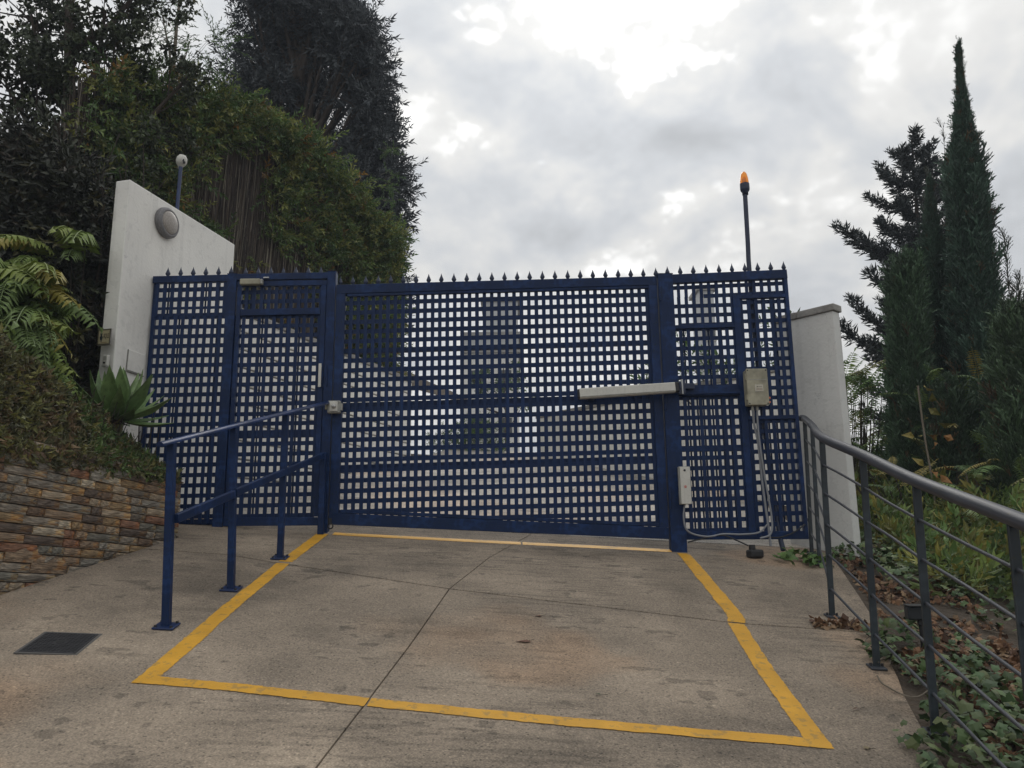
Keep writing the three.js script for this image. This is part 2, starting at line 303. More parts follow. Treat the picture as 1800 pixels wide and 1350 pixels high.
// ---------------------------------------------------------------- walls
// a wall standing on a line from A to B (ground plan), its right-hand face on that line
function wallBox(parent, name, mat, A, B, y0, y1, thick, side = 1, r = 0.012, off = 0) {
  const dx = B[0] - A[0], dz = B[1] - A[1], L = Math.hypot(dx, dz), nx = dz / L * side, nz = -dx / L * side;
  const m = part(parent, name, rbox(L, y1 - y0, thick, r), mat, [(A[0] + B[0]) / 2 + nx * (thick / 2 + off), (y0 + y1) / 2, (A[1] + B[1]) / 2 + nz * (thick / 2 + off)]);
  m.rotation.y = Math.atan2(-dz, dx); return m;
}
const WN = [-3.40, 0.383], WF = [-3.03, -1.22];
const wing = thing('white_wall', 'white rendered wing wall with a round lamp, left of the blue lattice fence', 'wall');
wallBox(wing, 'wall_body', M.plaster, WN, WF, 1.3, 4.705, 0.15);
const wAngle = Math.atan2(0.974, 0.225), wAt = (s, y, out = 0) => [WN[0] + 0.225 * s + 0.974 * out, y, WN[1] - 0.974 * s + 0.225 * out];
{ // recessed meter hatch
  const h = new THREE.Group(); h.name = 'hatch'; h.position.set(...wAt(0.258, 3.078)); h.rotation.y = wAngle; wing.add(h);
  part(h, 'hatch_door', rbox(0.205, 0.185, 0.02, 0.006), M.plaster, [0, 0, 0.004], [0, 0, -0.03]);
  block(h, 'hatch_rim', M.coping, [0, -0.103, 0.006], [0.215, 0.008, 0.018], [0, 0, -0.03]);
  block(h, 'hatch_rim', M.coping, [-0.108, 0, 0.004], [0.006, 0.19, 0.012], [0, 0, -0.03]);
}
{ // round bulkhead lamp
  const t = thing('bulkhead_lamp', 'round grey bulkhead lamp mounted on the white wing wall', 'lamp', wAt(0.495, 4.485), wAngle);
  const rim = new THREE.LatheGeometry([[0.0, 0.0], [0.142, 0.0], [0.149, 0.012], [0.146, 0.045], [0.132, 0.062], [0.116, 0.066], [0.112, 0.058]].map((p) => new THREE.Vector2(...p)), 48); rim.rotateX(Math.PI / 2);
  part(t, 'lamp_rim', rim, M.lampRim);
  const lens = new THREE.LatheGeometry([[0.112, 0.056], [0.108, 0.066], [0.085, 0.078], [0.045, 0.086], [0.0, 0.088]].map((p) => new THREE.Vector2(...p)), 48); lens.rotateX(Math.PI / 2);
  part(t, 'lamp_lens', lens, M.lampGlass);
}
{ // sign on the end face of the wall
  const c = document.createElement('canvas'); c.width = 256; c.height = 256; const x = c.getContext('2d');
  x.fillStyle = '#b5aa88'; x.fillRect(0, 0, 256, 256); x.strokeStyle = '#2b261d'; x.lineWidth = 14; x.strokeRect(8, 8, 240, 240); x.lineWidth = 5; x.strokeRect(22, 22, 212, 212);
  x.fillStyle = '#12242c'; x.beginPath(); x.arc(72, 78, 21, 0, 7); x.fill(); x.fillRect(56, 96, 32, 60); x.beginPath(); x.moveTo(38, 118); x.lineTo(106, 118); x.lineTo(96, 172); x.lineTo(48, 172); x.fill(); x.fillRect(52, 170, 14, 32); x.fillRect(78, 170, 14, 32);
  x.save(); x.translate(172, 152); x.scale(0.62, 1.5); x.fillStyle = '#17130e'; x.font = 'bold 74px sans-serif'; x.textAlign = 'center'; x.fillText('AQUÍ', 0, 0); x.restore();
  x.fillStyle = '#7a5b33'; x.fillRect(70, 212, 120, 8);
  for (let i = 0; i < 900; i++) { x.fillStyle = i % 2 ? 'rgba(60,48,30,0.16)' : 'rgba(190,180,150,0.14)'; x.fillRect(hash(i, 1, 1) * 256, hash(i, 2, 1) * 256, 3, 3); }
  const tx = new THREE.CanvasTexture(c); tx.colorSpace = THREE.SRGBColorSpace;
  const t = thing('notice_plate', 'small bronze plate reading AQUÍ on the end of the white wing wall', 'sign', [-3.4745, 3.235, 0.425], -0.228 - 0.0);
  part(t, 'plate', rbox(0.134, 0.146, 0.014, 0.004), M.coping, [0, 0, 0]);
  part(t, 'printed_face', new THREE.PlaneGeometry(0.128, 0.14), std(0xffffff, 0.5, { map: tx, metalness: 0.1 }), [0, 0, 0.0085]);
  const ic = thing('intercom', 'small white intercom box below the bronze plate on the wing wall', 'intercom', [-3.445, 3.03, 0.425], -0.228);
  part(ic, 'case', rbox(0.05, 0.095, 0.034, 0.008, 3), M.whitePaint, [0, 0, 0.0]);
  part(ic, 'push_button', new THREE.CylinderGeometry(0.009, 0.009, 0.012, 16), M.black, [0, -0.022, 0.018], [Math.PI / 2, 0, 0]);
  for (let i = 0; i < 4; i++) block(ic, 'speaker_slot', M.black, [0, 0.03 - i * 0.009, 0.0165], [0.026, 0.003, 0.002]);
  block(ic, 'hood', M.greyBox, [0, -0.05, 0.006], [0.044, 0.008, 0.03]);
}
{ // camera on a blue pole
  const t = thing('security_camera', 'white dome camera on a thin blue pole behind the wing wall', 'camera', [-3.55, 0, -0.9]);
  part(t, 'pole', rodGeo(V(-0.015, 3.7, 0), V(0.005, 5.47, 0), 0.02, 0.02, 12), M.rail);
  part(t, 'housing', new THREE.LatheGeometry([[0.0, 0.075], [0.03, 0.07], [0.052, 0.04], [0.058, 0.0], [0.05, -0.03], [0.028, -0.055], [0.022, -0.085], [0.0, -0.085]].map((p) => new THREE.Vector2(...p)), 24), M.whitePaint, [0.008, 5.535, 0], [0.25, 0, -0.25]);
  for (let i = 0; i < 3; i++) part(t, 'lens_hole', new THREE.CylinderGeometry(0.014, 0.014, 0.01, 12), M.black, [0.03 + i * 0.012, 5.555 - i * 0.026, 0.045 - i * 0.004], [Math.PI / 2, 0.5, 0]);
}
// white retaining wall that follows the road beyond the gate, of horizontal boards of render with open joints
{
  const t = thing('retaining_wall', 'white retaining wall with level grooves seen through the pedestrian gate', 'wall');
  const A = [-3.02, -1.26], B = [-1.62, -5.45];
  wallBox(t, 'wall_core', M.coping, A, B, 1.5, 3.96, 0.18, 1, 0.01, 0.02);
  let y = 1.78, i = 0;
  while (y < 3.95) { const h = Math.min(0.19, 4.0 - y); for (let k = 0; k < 3; k++) { const p = (q) => [lerp(A[0], B[0], q), lerp(A[1], B[1], q)]; wallBox(t, 'wall_panel', M.plaster, p(k / 3 + 0.001), p((k + 1) / 3 - 0.001), y, y + h - 0.012, 0.02, 1, 0.004, 0.0); } y += 0.2; i++; }
  wallBox(t, 'coping', M.coping, A, B, 3.96, 4.02, 0.26, 1, 0.008, -0.03);
  const e = thing('boundary_wall', 'pale rendered boundary wall beyond the gate on the road bend', 'wall');
  const C = [3.45, -2.6], D = [0.42, -6.6];
  wallBox(e, 'wall_body', M.plaster, C, D, 1.2, 3.52, 0.18, -1);
  wallBox(e, 'coping', M.coping, C, D, 3.52, 3.58, 0.24, -1, 0.008, -0.02);
}
// white pier at the right end of the lattice
{
  const t = thing('white_pier', 'white rendered pier with a grey coping, right of the lattice fence', 'pier');
  const A = [2.58, -0.55], B = [2.98, -0.08];
  wallBox(t, 'wall_body', M.greyPlaster, A, B, 1.0, 3.545, 0.12, 1);
  const mid = [lerp(A[0], B[0], 0.42), lerp(A[1], B[1], 0.42)], dx = 0.65, dz = 0.76;
  wallBox(t, 'coping_stone', M.coping, [A[0] - dx * 0.02, A[1] - dz * 0.02], [mid[0] - 0.001, mid[1] - 0.001], 3.545, 3.61, 0.156, 1, 0.008, -0.018);
  wallBox(t, 'coping_stone', M.coping, [mid[0] + 0.001, mid[1] + 0.001], [B[0] + dx * 0.018, B[1] + dz * 0.018], 3.545, 3.61, 0.156, 1, 0.008, -0.018);
}
// split-stone retaining wall on the left: every stone a piece
{
  const t = thing('stone_wall', 'low retaining wall clad in brown split stones with plants on top', 'wall');
  const A = V(-2.785, 0, 0.433), d = V(-0.2138, 0, 0.9769), nrm = V(0.9769, 0, 0.2138), r = rng(51);
  const P = (s, y, out) => A.clone().addScaledVector(d, s).addScaledVector(nrm, out).setY(y);
  const top = (s) => pl([[-0.1, 2.02], [0.13, 2.06], [0.5, 2.12], [1.0, 2.165], [4, 2.17]], s);
  { const g = []; for (let i = 0; i < 8; i++) { const s0 = lerp(-0.08, 2.5, i / 8), s1 = lerp(-0.08, 2.5, (i + 1) / 8), y1 = Math.min(top(s0), top(s1)) - 0.03; g.push(barGeo(P(s0, (0.8 + y1) / 2, -0.14), P(s1, (0.8 + y1) / 2, -0.14), 0.24, y1 - 0.8, 0.004)); } part(t, 'wall_core', mergeGeometries(g), M.mortar); }
  const variants = []; for (let v = 0; v < 7; v++) {   // rough-faced stone, 1 x 1 x 1, uneven front and bruised edges
    const g = new THREE.BoxGeometry(1, 1, 1, 5, 3, 1), p = g.attributes.position;
    for (let i = 0; i < p.count; i++) { const x = p.getX(i), y = p.getY(i), z = p.getZ(i); if (z > 0) { const e = Math.abs(x) > 0.49 || Math.abs(y) > 0.49; p.setXYZ(i, x * (e ? 0.992 : 1) , y * (e ? 0.97 + 0.03 * hash(i, v, 2) : 1), z + (hash(Math.round(x * 5 + 9), Math.round(y * 3 + 9), v + 40) - 0.5) * 0.18 - (e ? 0.14 : 0)); } }
    const q = triUV(g, 1); q.computeVertexNormals(); variants.push(q);
  }
  const tones = [[.25, .18, .12], [.16, .11, .075], [.34, .27, .19], [.24, .21, .17], [.17, .145, .115], [.25, .135, .085], [.42, .36, .27], [.13, .10, .08], [.23, .21, .175], [.30, .21, .115], [.18, .17, .14], [.29, .25, .20]];
  const mats = []; tones.forEach((c, i) => { for (let k = 0; k < 2; k++) mats.push(std(c.map((q) => q * 2.0 * (0.94 + 0.1 * k)), 0.88, { map: rep(stoneMap, 0.9 - k * 0.25, 0.8), bumpMap: rep(stoneBump, 0.8, 0.8), bumpScale: 0.012 })); });
  const dip = 0.085, ang = Math.atan(dip);
  for (let c = 0.72; c < 2.25; c += 0.0590) {
    let s = -0.09 - r() * 0.1;
    while (s < 2.25) {
      const L = 0.10 + Math.pow(r(), 1.4) * 0.24, hgt = r() < 0.05 ? 0.115 : 0.057, sc = s + L / 2, y = c + dip * sc + (hgt - 0.057) / 2;
      const p0 = P(sc, 0, 0), base = H(p0.x, p0.z);
      const far = P(s + L, 0, 0), base1 = Math.min(base, H(far.x, far.z)) - 0.03, lo = y - hgt / 2, hi = y + hgt / 2;
      if (hi > base1 && hi < top(sc) + 0.012 && s > -0.2) {
        const s0 = Math.max(s, -0.075), LL = s + L - s0;
        if (LL > 0.02) {
          const depth = 0.05 + 0.012 * r(), q = P(s0 + LL / 2, y, -0.012 + 0.014 * r());
          const m = part(t, 'stone', variants[Math.floor(r() * 7)], mats[Math.floor(r() * mats.length)], [q.x, q.y, q.z]);
          m.rotation.set(0, Math.atan2(nrm.x, nrm.z), 0); m.rotateZ(-ang * 1 + (r() - 0.5) * 0.012); m.rotateY((r() - 0.5) * 0.03);
          m.scale.set(LL - 0.005, hgt - 0.0035, depth);
        }
      }
      s += L;
    }
  }
}

// ---------------------------------------------------------------- blue lattice gate and fence (plane z = 0)
const SPEAR = (() => { const g = new THREE.LatheGeometry([[0.0, 0.094], [0.006, 0.072], [0.021, 0.036], [0.0225, 0.026], [0.010, 0.006], [0.012, 0.003], [0.012, -0.012], [0.0, -0.012]].map((p) => new THREE.Vector2(...p)), 8); g.scale(1, 1, 0.62); return g; })();
const SLAT = UNIT;
const blues = [M.blue, M.blueB, M.blueC, M.blue];
// boards of the trellis: upright ones in front, level ones behind
function trellis(parent, x0, n, pitch, hole, rows, tilt, holeH, top, bottom, z, seed) {
  const r = rng(seed), xa = x0 - pitch / 2 - 0.012, xb = x0 + (n - 0.5) * pitch + 0.012;
  for (let i = 0; i <= n; i++) { const x = x0 + (i - 0.5) * pitch, y1 = top(x), y0 = bottom(x), w = pitch - hole + (r() - 0.5) * 0.003; block(parent, 'slat', blues[Math.floor(r() * 4)], [x + (r() - 0.5) * 0.002, (y0 + y1) / 2, z + 0.0055 + r() * 0.001], [w, y1 - y0, 0.009], [0, 0, (r() - 0.5) * 0.0012]); }
  const ys = [rows[0] + 0.09, ...rows, rows[rows.length - 1] - 0.09];
  for (let k = 0; k + 1 < ys.length; k++) {
    const hi = ys[k] - (k ? holeH / 2 : holeH / 2), lo = ys[k + 1] + holeH / 2, yc = (hi + lo) / 2, h = hi - lo;
    let a = xa, b = xb; const yAt = (x) => yc + tilt * (x - x0);
    while (a < b && (yAt(a) - h / 2 < bottom(a) || yAt(a) + h / 2 > top(a) + 0.02)) a += pitch / 2;
    while (b > a && (yAt(b) - h / 2 < bottom(b) || yAt(b) + h / 2 > top(b) + 0.02)) b -= pitch / 2;
    if (b - a < 0.05) continue;
    block(parent, 'slat', blues[Math.floor(r() * 4)], [(a + b) / 2, yAt((a + b) / 2), z - 0.0055 - r() * 0.001], [(b - a) / Math.cos(Math.atan(tilt)), h, 0.009], [0, 0, Math.atan(tilt)]);
  }
}
const seq = (a, step, n) => Array.from({ length: n }, (_, i) => a - step * i);
function spears(parent, x0, x1, n, yAt, z = 0, skip = []) { for (let i = 0; i < n; i++) { if (skip.includes(i)) continue; const x = lerp(x0, x1, i / (n - 1)), m = part(parent, 'spear_finial', SPEAR, M.spear, [x, yAt(x), z]); m.rotation.y = (hash(i, n, 5) - 0.5) * 0.5; m.rotation.z = (hash(i, n, 6) - 0.5) * 0.05; } }
function backBars(parent, xs, y0, y1, z = -0.034) { xs.forEach((x) => rod(parent, 'upright_bar', M.blueB, [x, y0, z], [x, y1, z], 0.0085)); }

// posts
function post(label, x, z, w, d, y1, plate) {
  const t = thing('gate_post', label, 'post', [x, 0, z]);
  const y0 = H(x, z);
  part(t, 'shaft', rbox(w, y1 - y0 + 0.06, d, 0.004), M.blue, [0, (y0 - 0.06 + y1) / 2, 0]);
  block(t, 'post_cap', M.blueB, [0, y1 + 0.003, 0], [w + 0.004, 0.006, d + 0.004]);
  return t;
}
const p1 = post('blue post between the side lattice panel and the pedestrian gate', -2.565, -0.002, 0.088, 0.08, 3.925);
block(p1, 'hinge', M.blueB, [0.03, 3.35, 0.043], [0.03, 0.09, 0.012]); block(p1, 'hinge', M.blueB, [0.03, 2.0, 0.043], [0.03, 0.09, 0.012]);
const p2 = post('blue post between the pedestrian gate and the vehicle gate', -1.648, -0.004, 0.078, 0.09, 3.936);
block(p2, 'latch_keep', M.blueB, [-0.01, 2.96, 0.05], [0.012, 0.2, 0.012]);
const p3 = post('wide blue hinge post on the motor side of the vehicle gate', 1.418, 0.0, 0.135, 0.11, 3.873);
for (const y of [3.62, 2.6, 1.75]) rod(p3, 'hinge', M.blueB, [-0.062, y, 0.062], [-0.062, y + 0.13, 0.062], 0.012);

// side panel, left of the pedestrian gate
{
  const t = thing('lattice_panel', 'fixed blue lattice panel beside the white wing wall', 'fence panel');
  bar(t, 'top_rail', M.blue, [-3.298, 3.884, 0], [-2.61, 3.892, 0], 0.05, 0.066);
  bar(t, 'middle_rail', M.blue, [-3.28, 3.545, -0.018], [-2.61, 3.552, -0.018], 0.04, 0.036);
  bar(t, 'middle_rail', M.blueB, [-3.28, 2.44, -0.03], [-2.61, 2.447, -0.03], 0.03, 0.036);
  bar(t, 'bottom_rail', M.blue, [-3.28, 1.672, -0.02], [-2.61, 1.68, -0.02], 0.04, 0.05);
  bar(t, 'stile', M.blueB, [-3.280, 1.66, -0.014], [-3.280, 3.85, -0.014], 0.032, 0.04);
  trellis(t, -3.219, 9, 0.0692, 0.037, [3.835, 3.743, 3.650, 3.573], 0.012, 0.053, () => 3.855, () => 3.53, 0.004, 11);
  trellis(t, -3.235, 10, 0.0680, 0.0375, seq(3.478, 0.0901, 21), 0.01, 0.053, () => 3.535, () => 1.665, 0.009, 12);
  backBars(t, [-3.167, -3.05, -2.936, -2.822, -2.70], 1.66, 3.91);
  spears(t, -3.173, -2.589, 6, (x) => 3.917 + 0.01 * (x + 3.2));
}
// pedestrian gate: frame header belongs to the posts' frame, the leaf hangs inside it
{
  const f = thing('gate_header', 'blue header beam over the pedestrian gate with spear points behind', 'header beam');
  bar(f, 'header', M.blue, [-2.52, 3.895, 0], [-1.688, 3.902, 0], 0.07, 0.062);
  spears(f, -2.472, -1.77, 7, () => 3.93, -0.05);
  bar(f, 'finial_rail', M.blueB, [-2.52, 3.905, -0.05], [-1.69, 3.912, -0.05], 0.02, 0.03);
  const t = thing('pedestrian_gate', 'narrow blue lattice pedestrian gate with a white pull handle', 'gate');
  bar(t, 'top_rail', M.blueC, [-2.515, 3.832, 0.004], [-1.693, 3.838, 0.004], 0.045, 0.052);
  bar(t, 'bottom_rail', M.blueC, [-2.515, 1.677, 0.004], [-1.693, 1.673, 0.004], 0.045, 0.072);
  bar(t, 'stile', M.blueC, [-2.493, 1.713, 0.004], [-2.493, 3.806, 0.004], 0.04, 0.045);
  bar(t, 'stile', M.blueC, [-1.718, 1.713, 0.004], [-1.718, 3.81, 0.004], 0.05, 0.045);
  bar(t, 'middle_rail', M.blue, [-2.47, 3.560, 0.012], [-1.745, 3.566, 0.012], 0.03, 0.062);
  bar(t, 'middle_rail', M.blue, [-2.47, 2.442, -0.02], [-1.745, 2.447, -0.02], 0.03, 0.07);
  trellis(t, -2.465, 11, 0.0684, 0.037, [3.715, 3.625], 0.008, 0.052, () => 3.81, () => 3.53, -0.004, 13);
  trellis(t, -2.478, 11, 0.0690, 0.0375, seq(3.480, 0.0901, 20), 0.008, 0.053, () => 3.53, () => 1.70, -0.004, 14);
  backBars(t, [-2.401, -2.285, -2.173, -2.058, -1.943, -1.83], 1.70, 3.82);
  const h = new THREE.Group(); h.name = 'pull_handle'; t.add(h);
  part(h, 'grip', rbox(0.026, 0.215, 0.012, 0.004), M.whitePaint, [-1.717, 2.958, 0.062]);
  block(h, 'standoff', M.steel, [-1.717, 3.045, 0.043], [0.016, 0.016, 0.03]); block(h, 'standoff', M.steel, [-1.717, 2.87, 0.043], [0.016, 0.016, 0.03]);
  block(t, 'lock_cover', M.blueB, [-1.69, 2.89, 0.03], [0.016, 0.075, 0.012]);
  const c = thing('door_closer', 'beige door closer box with thin arm on the pedestrian gate head', 'door closer');
  part(c, 'case', rbox(0.185, 0.056, 0.05, 0.01, 3), M.beige, [-2.385, 3.838, 0.055]);
  part(c, 'end_cap', rbox(0.02, 0.048, 0.044, 0.006), M.greyBox, [-2.281, 3.838, 0.055]);
  bar(c, 'arm', M.steel, [-2.255, 3.888, 0.04], [-2.40, 3.985, -0.16], 0.010, 0.008, 0.002);
  block(c, 'arm_shoe', M.steel, [-2.245, 3.882, 0.045], [0.05, 0.01, 0.02]);
}
// vehicle gate leaf; its bottom rail follows the fall of the ramp
{
  const t = thing('vehicle_gate', 'wide blue lattice vehicle gate topped with spear points', 'gate');
  const bot = (x) => 1.645 - 0.0537 * (x + 1.617), topY = (x) => 3.812 + 0.0165 * (x + 1.617);
  bar(t, 'top_rail', M.blue, [-1.602, topY(-1.6) - 0.042, 0], [1.342, topY(1.342) - 0.042, 0], 0.055, 0.086);
  bar(t, 'top_bead', M.blueB, [-1.50, 3.712, 0.012], [1.262, 3.758, 0.012], 0.03, 0.026);
  bar(t, 'bottom_rail', M.blue, [-1.602, bot(-1.602) + 0.05, 0], [1.342, bot(1.342) + 0.05, 0], 0.055, 0.10);
  bar(t, 'bottom_bead', M.blueB, [-1.50, bot(-1.5) + 0.118, 0.016], [1.262, bot(1.262) + 0.118, 0.016], 0.025, 0.03);
  bar(t, 'stile', M.blueC, [-1.561, bot(-1.56) + 0.10, 0.0], [-1.561, topY(-1.56) - 0.085, 0.0], 0.082, 0.055);
  bar(t, 'stile', M.blueC, [1.302, bot(1.3) + 0.10, 0.0], [1.302, topY(1.3) - 0.085, 0.0], 0.080, 0.055);
  const row = (y) => (x) => y + 0.0185 * (x + 1.5);
  for (const [y, h] of [[3.186, 0.030], [2.687, 0.062], [2.146, 0.030]]) bar(t, 'middle_rail', M.blueB, [-1.52, row(y)(-1.52), -0.034], [1.262, row(y)(1.262), -0.034], 0.035, h);
  trellis(t, -1.500, 42, 0.06785, 0.0347, seq(3.688, 0.0901, 26), 0.0185, 0.0500, (x) => topY(x) - 0.05, (x) => bot(x) + 0.03, -0.002, 15);
  spears(t, -1.575, 1.342, 26, topY);
  const w = new THREE.Group(); w.name = 'drop_bolt'; t.add(w);
  part(w, 'loop', new THREE.TorusGeometry(0.022, 0.006, 8, 20), M.black, [-1.585, bot(-1.585) - 0.012, 0.03]);
  block(w, 'bracket', M.black, [-1.59, bot(-1.59) + 0.03, 0.03], [0.03, 0.05, 0.012]);
}
// fixed panel right of the hinge post, with a braced frame inside
{
  const t = thing('lattice_panel', 'fixed blue lattice panel carrying the control box beside the pier', 'fence panel');
  const topY = (x) => 3.874 + 0.034 * (x - 1.49);
  bar(t, 'top_rail', M.blue, [1.490, topY(1.49) - 0.04, 0], [2.545, topY(2.545) - 0.04, 0], 0.055, 0.085);
  bar(t, 'stile', M.blueC, [2.528, 1.50, 0], [2.528, topY(2.528) - 0.083, 0], 0.034, 0.05);
  bar(t, 'stile', M.blueC, [2.063, 1.50, 0.0], [2.063, 3.64, 0.0], 0.064, 0.05);
  bar(t, 'middle_rail', M.blueC, [2.031, 3.652, 0.0], [2.512, 3.664, 0.0], 0.05, 0.036);
  bar(t, 'middle_rail', M.blue, [1.488, 3.376, 0.004], [2.03, 3.386, 0.004], 0.04, 0.036);
  bar(t, 'cross_beam', M.blue, [1.488, 2.778, 0.012], [2.03, 2.786, 0.012], 0.06, 0.085);
  bar(t, 'beam_edge', M.blueC, [1.488, 2.752, 0.046], [2.03, 2.760, 0.046], 0.012, 0.012);
  bar(t, 'middle_rail', M.blueB, [1.488, 2.262, -0.012], [2.03, 2.262, -0.012], 0.04, 0.038);
  bar(t, 'middle_rail', M.blueB, [2.096, 2.535, 0.002], [2.512, 2.540, 0.002], 0.04, 0.036);
  bar(t, 'bottom_rail', M.blue, [1.488, 1.515, -0.004], [2.545, 1.508, -0.004], 0.05, 0.07);
  trellis(t, 1.506, 15, 0.0697, 0.040, [3.800, 3.710], 0.034, 0.054, (x) => topY(x) - 0.06, () => 3.655, -0.002, 16);
  trellis(t, 1.504, 8, 0.0697, 0.040, [3.623, 3.533, 3.443], 0.02, 0.054, () => 3.662, () => 3.38, -0.002, 17);
  trellis(t, 1.506, 8, 0.0700, 0.039, seq(3.314, 0.0897, 6), 0.02, 0.053, () => 3.37, () => 2.80, -0.002, 18);
  trellis(t, 1.509, 8, 0.0700, 0.038, seq(2.680, 0.0900, 13), 0.012, 0.053, () => 2.74, () => 1.53, -0.002, 19);
  trellis(t, 2.139, 6, 0.0700, 0.039, seq(3.565, 0.0893, 11), 0.02, 0.054, () => 3.64, () => 2.54, -0.002, 20);
  trellis(t, 2.151, 6, 0.0695, 0.039, seq(2.462, 0.0905, 11), 0.010, 0.053, () => 2.53, () => 1.53, -0.002, 21);
  backBars(t, [1.585, 1.665, 1.72, 1.80, 1.88, 1.95], 1.52, 2.74); backBars(t, [1.575, 1.69, 1.80, 1.918], 2.80, 3.37, -0.03);
  backBars(t, [2.222, 2.295, 2.365, 2.425], 1.52, 2.53); backBars(t, [2.195, 2.31, 2.42], 2.55, 3.65, -0.03);
  spears(t, 1.449, 2.527, 10, (x) => topY(Math.max(x, 1.46)));
}
{ // swing motor arm
  const t = thing('gate_motor', 'long pale grey swing motor arm across the vehicle gate', 'gate motor');
  const d = V(0.866, 0.048, 0).normalize();
  part(t, 'housing', triUV(barGeo(V(0.592, 2.747, 0.135), V(1.43, 2.794, 0.135), 0.075, 0.088, 0.008)), M.whitePaint);
  bar(t, 'cover_joint', M.greyBox, [0.592, 2.716, 0.1745], [1.43, 2.763, 0.1745], 0.004, 0.006, 0.001);
  part(t, 'end_cap', barGeo(V(1.431, 2.7945, 0.135), V(1.462, 2.797, 0.135), 0.077, 0.092, 0.012), M.black);
  part(t, 'end_cap', barGeo(V(0.578, 2.746, 0.135), V(0.591, 2.747, 0.135), 0.07, 0.08, 0.01), M.black);
  bar(t, 'rear_bracket', M.spear, [1.47, 2.812, 0.12], [1.62, 2.82, 0.05], 0.03, 0.05); block(t, 'rear_bracket', M.spear, [1.50, 2.80, 0.09], [0.06, 0.11, 0.06]);
  block(t, 'front_bracket', M.spear, [0.70, 2.735, 0.06], [0.06, 0.05, 0.09]);
  rod(t, 'pivot_bolt', M.steel, [1.502, 2.74, 0.12], [1.502, 2.87, 0.12], 0.009);
}
{ // control box, label and flap
  const t = thing('control_box', 'beige gate control box with a small white label on the lattice', 'control box', [2.152, 2.788, 0.10], 0);
  part(t, 'case', rbox(0.178, 0.318, 0.10, 0.012, 3), M.beige, [0, 0, 0]);
  part(t, 'lid', rbox(0.186, 0.326, 0.02, 0.008, 3), M.beige, [0.001, 0, 0.058]);
  for (const sx of [-1, 1]) for (const sy of [-1, 1]) part(t, 'screw', new THREE.CylinderGeometry(0.006, 0.006, 0.006, 12), M.iron, [sx * 0.08, sy * 0.148, 0.069], [Math.PI / 2, 0, 0]);
  block(t, 'lid_groove', M.greyBox, [0.001, 0.065, 0.0685], [0.16, 0.004, 0.002]);
  const c = document.createElement('canvas'); c.width = 128; c.height = 96; const x = c.getContext('2d');
  x.fillStyle = '#b9b3a2'; x.fillRect(0, 0, 128, 96); x.fillStyle = '#2a2a28'; x.beginPath(); x.moveTo(20, 36); x.lineTo(34, 12); x.lineTo(40, 36); x.fill(); for (let i = 0; i < 7; i++) x.fillRect(46 + i * 9, 24, 6, 8); x.fillStyle = '#6b4a40'; for (let k = 0; k < 2; k++) for (let i = 0; i < 12; i++) x.fillRect(14 + i * 8.6, 54 + k * 16, 5, 9);
  const tx = new THREE.CanvasTexture(c); tx.colorSpace = THREE.SRGBColorSpace;
  part(t, 'printed_label', rbox(0.068, 0.058, 0.002, 0.0008), std(0xffffff, 0.5), [0.012, -0.012, 0.0695]);
  part(t, 'printed_label', new THREE.PlaneGeometry(0.066, 0.056), std(0xffffff, 0.5, { map: tx }), [0.012, -0.012, 0.0712]);
  for (const sy of [-0.09, 0.09]) block(t, 'side_hinge', M.beige, [-0.094, sy, 0.045], [0.012, 0.05, 0.03]);
  part(t, 'cable_gland', rodGeo(V(-0.04, -0.2, 0.01), V(-0.04, -0.155, 0.01), 0.014), M.greyBox); part(t, 'cable_gland', rodGeo(V(0.0, -0.2, 0.01), V(0.0, -0.155, 0.01), 0.014), M.greyBox);
  const k = thing('key_release', 'small orange release handle beside the beige control box', 'handle', [2.263, 2.69, 0.055]);
  part(k, 'handle_grip', rbox(0.022, 0.07, 0.03, 0.007, 3), M.orange); part(k, 'tab', rbox(0.026, 0.018, 0.02, 0.004), M.orange, [0.018, 0.016, 0]); part(k, 'tab', rbox(0.024, 0.016, 0.02, 0.004), M.orange, [0.017, -0.022, 0]);
  const s = thing('switch_box', 'narrow grey switch box with red mark low on the hinge post', 'switch box', [1.478, 1.94, 0.10]);
  part(s, 'case', rbox(0.094, 0.322, 0.06, 0.004), M.greyBox); part(s, 'lid', rbox(0.088, 0.318, 0.012, 0.003), M.whitePaint, [0.003, 0, 0.037]);
  part(s, 'key_lock', new THREE.CylinderGeometry(0.009, 0.010, 0.008, 16), M.iron, [0.0, 0.128, 0.045], [Math.PI / 2, 0, 0]);
  const ring = new THREE.Shape([[-.008, -.009], [.008, -.009], [.008, .009], [-.008, .009]].map((p) => new THREE.Vector2(...p))); ring.holes.push(new THREE.Path([[-.0035, -.0045], [.0035, -.0045], [.0035, .0045], [-.0035, .0045]].map((p) => new THREE.Vector2(...p))));
  part(s, 'red_mark', new THREE.ExtrudeGeometry(ring, { depth: 0.002, bevelEnabled: false }), M.red, [0.0, -0.012, 0.0435]);
  block(s, 'hinge_edge', M.greyBox, [-0.049, 0, 0.03], [0.006, 0.30, 0.02]);
}
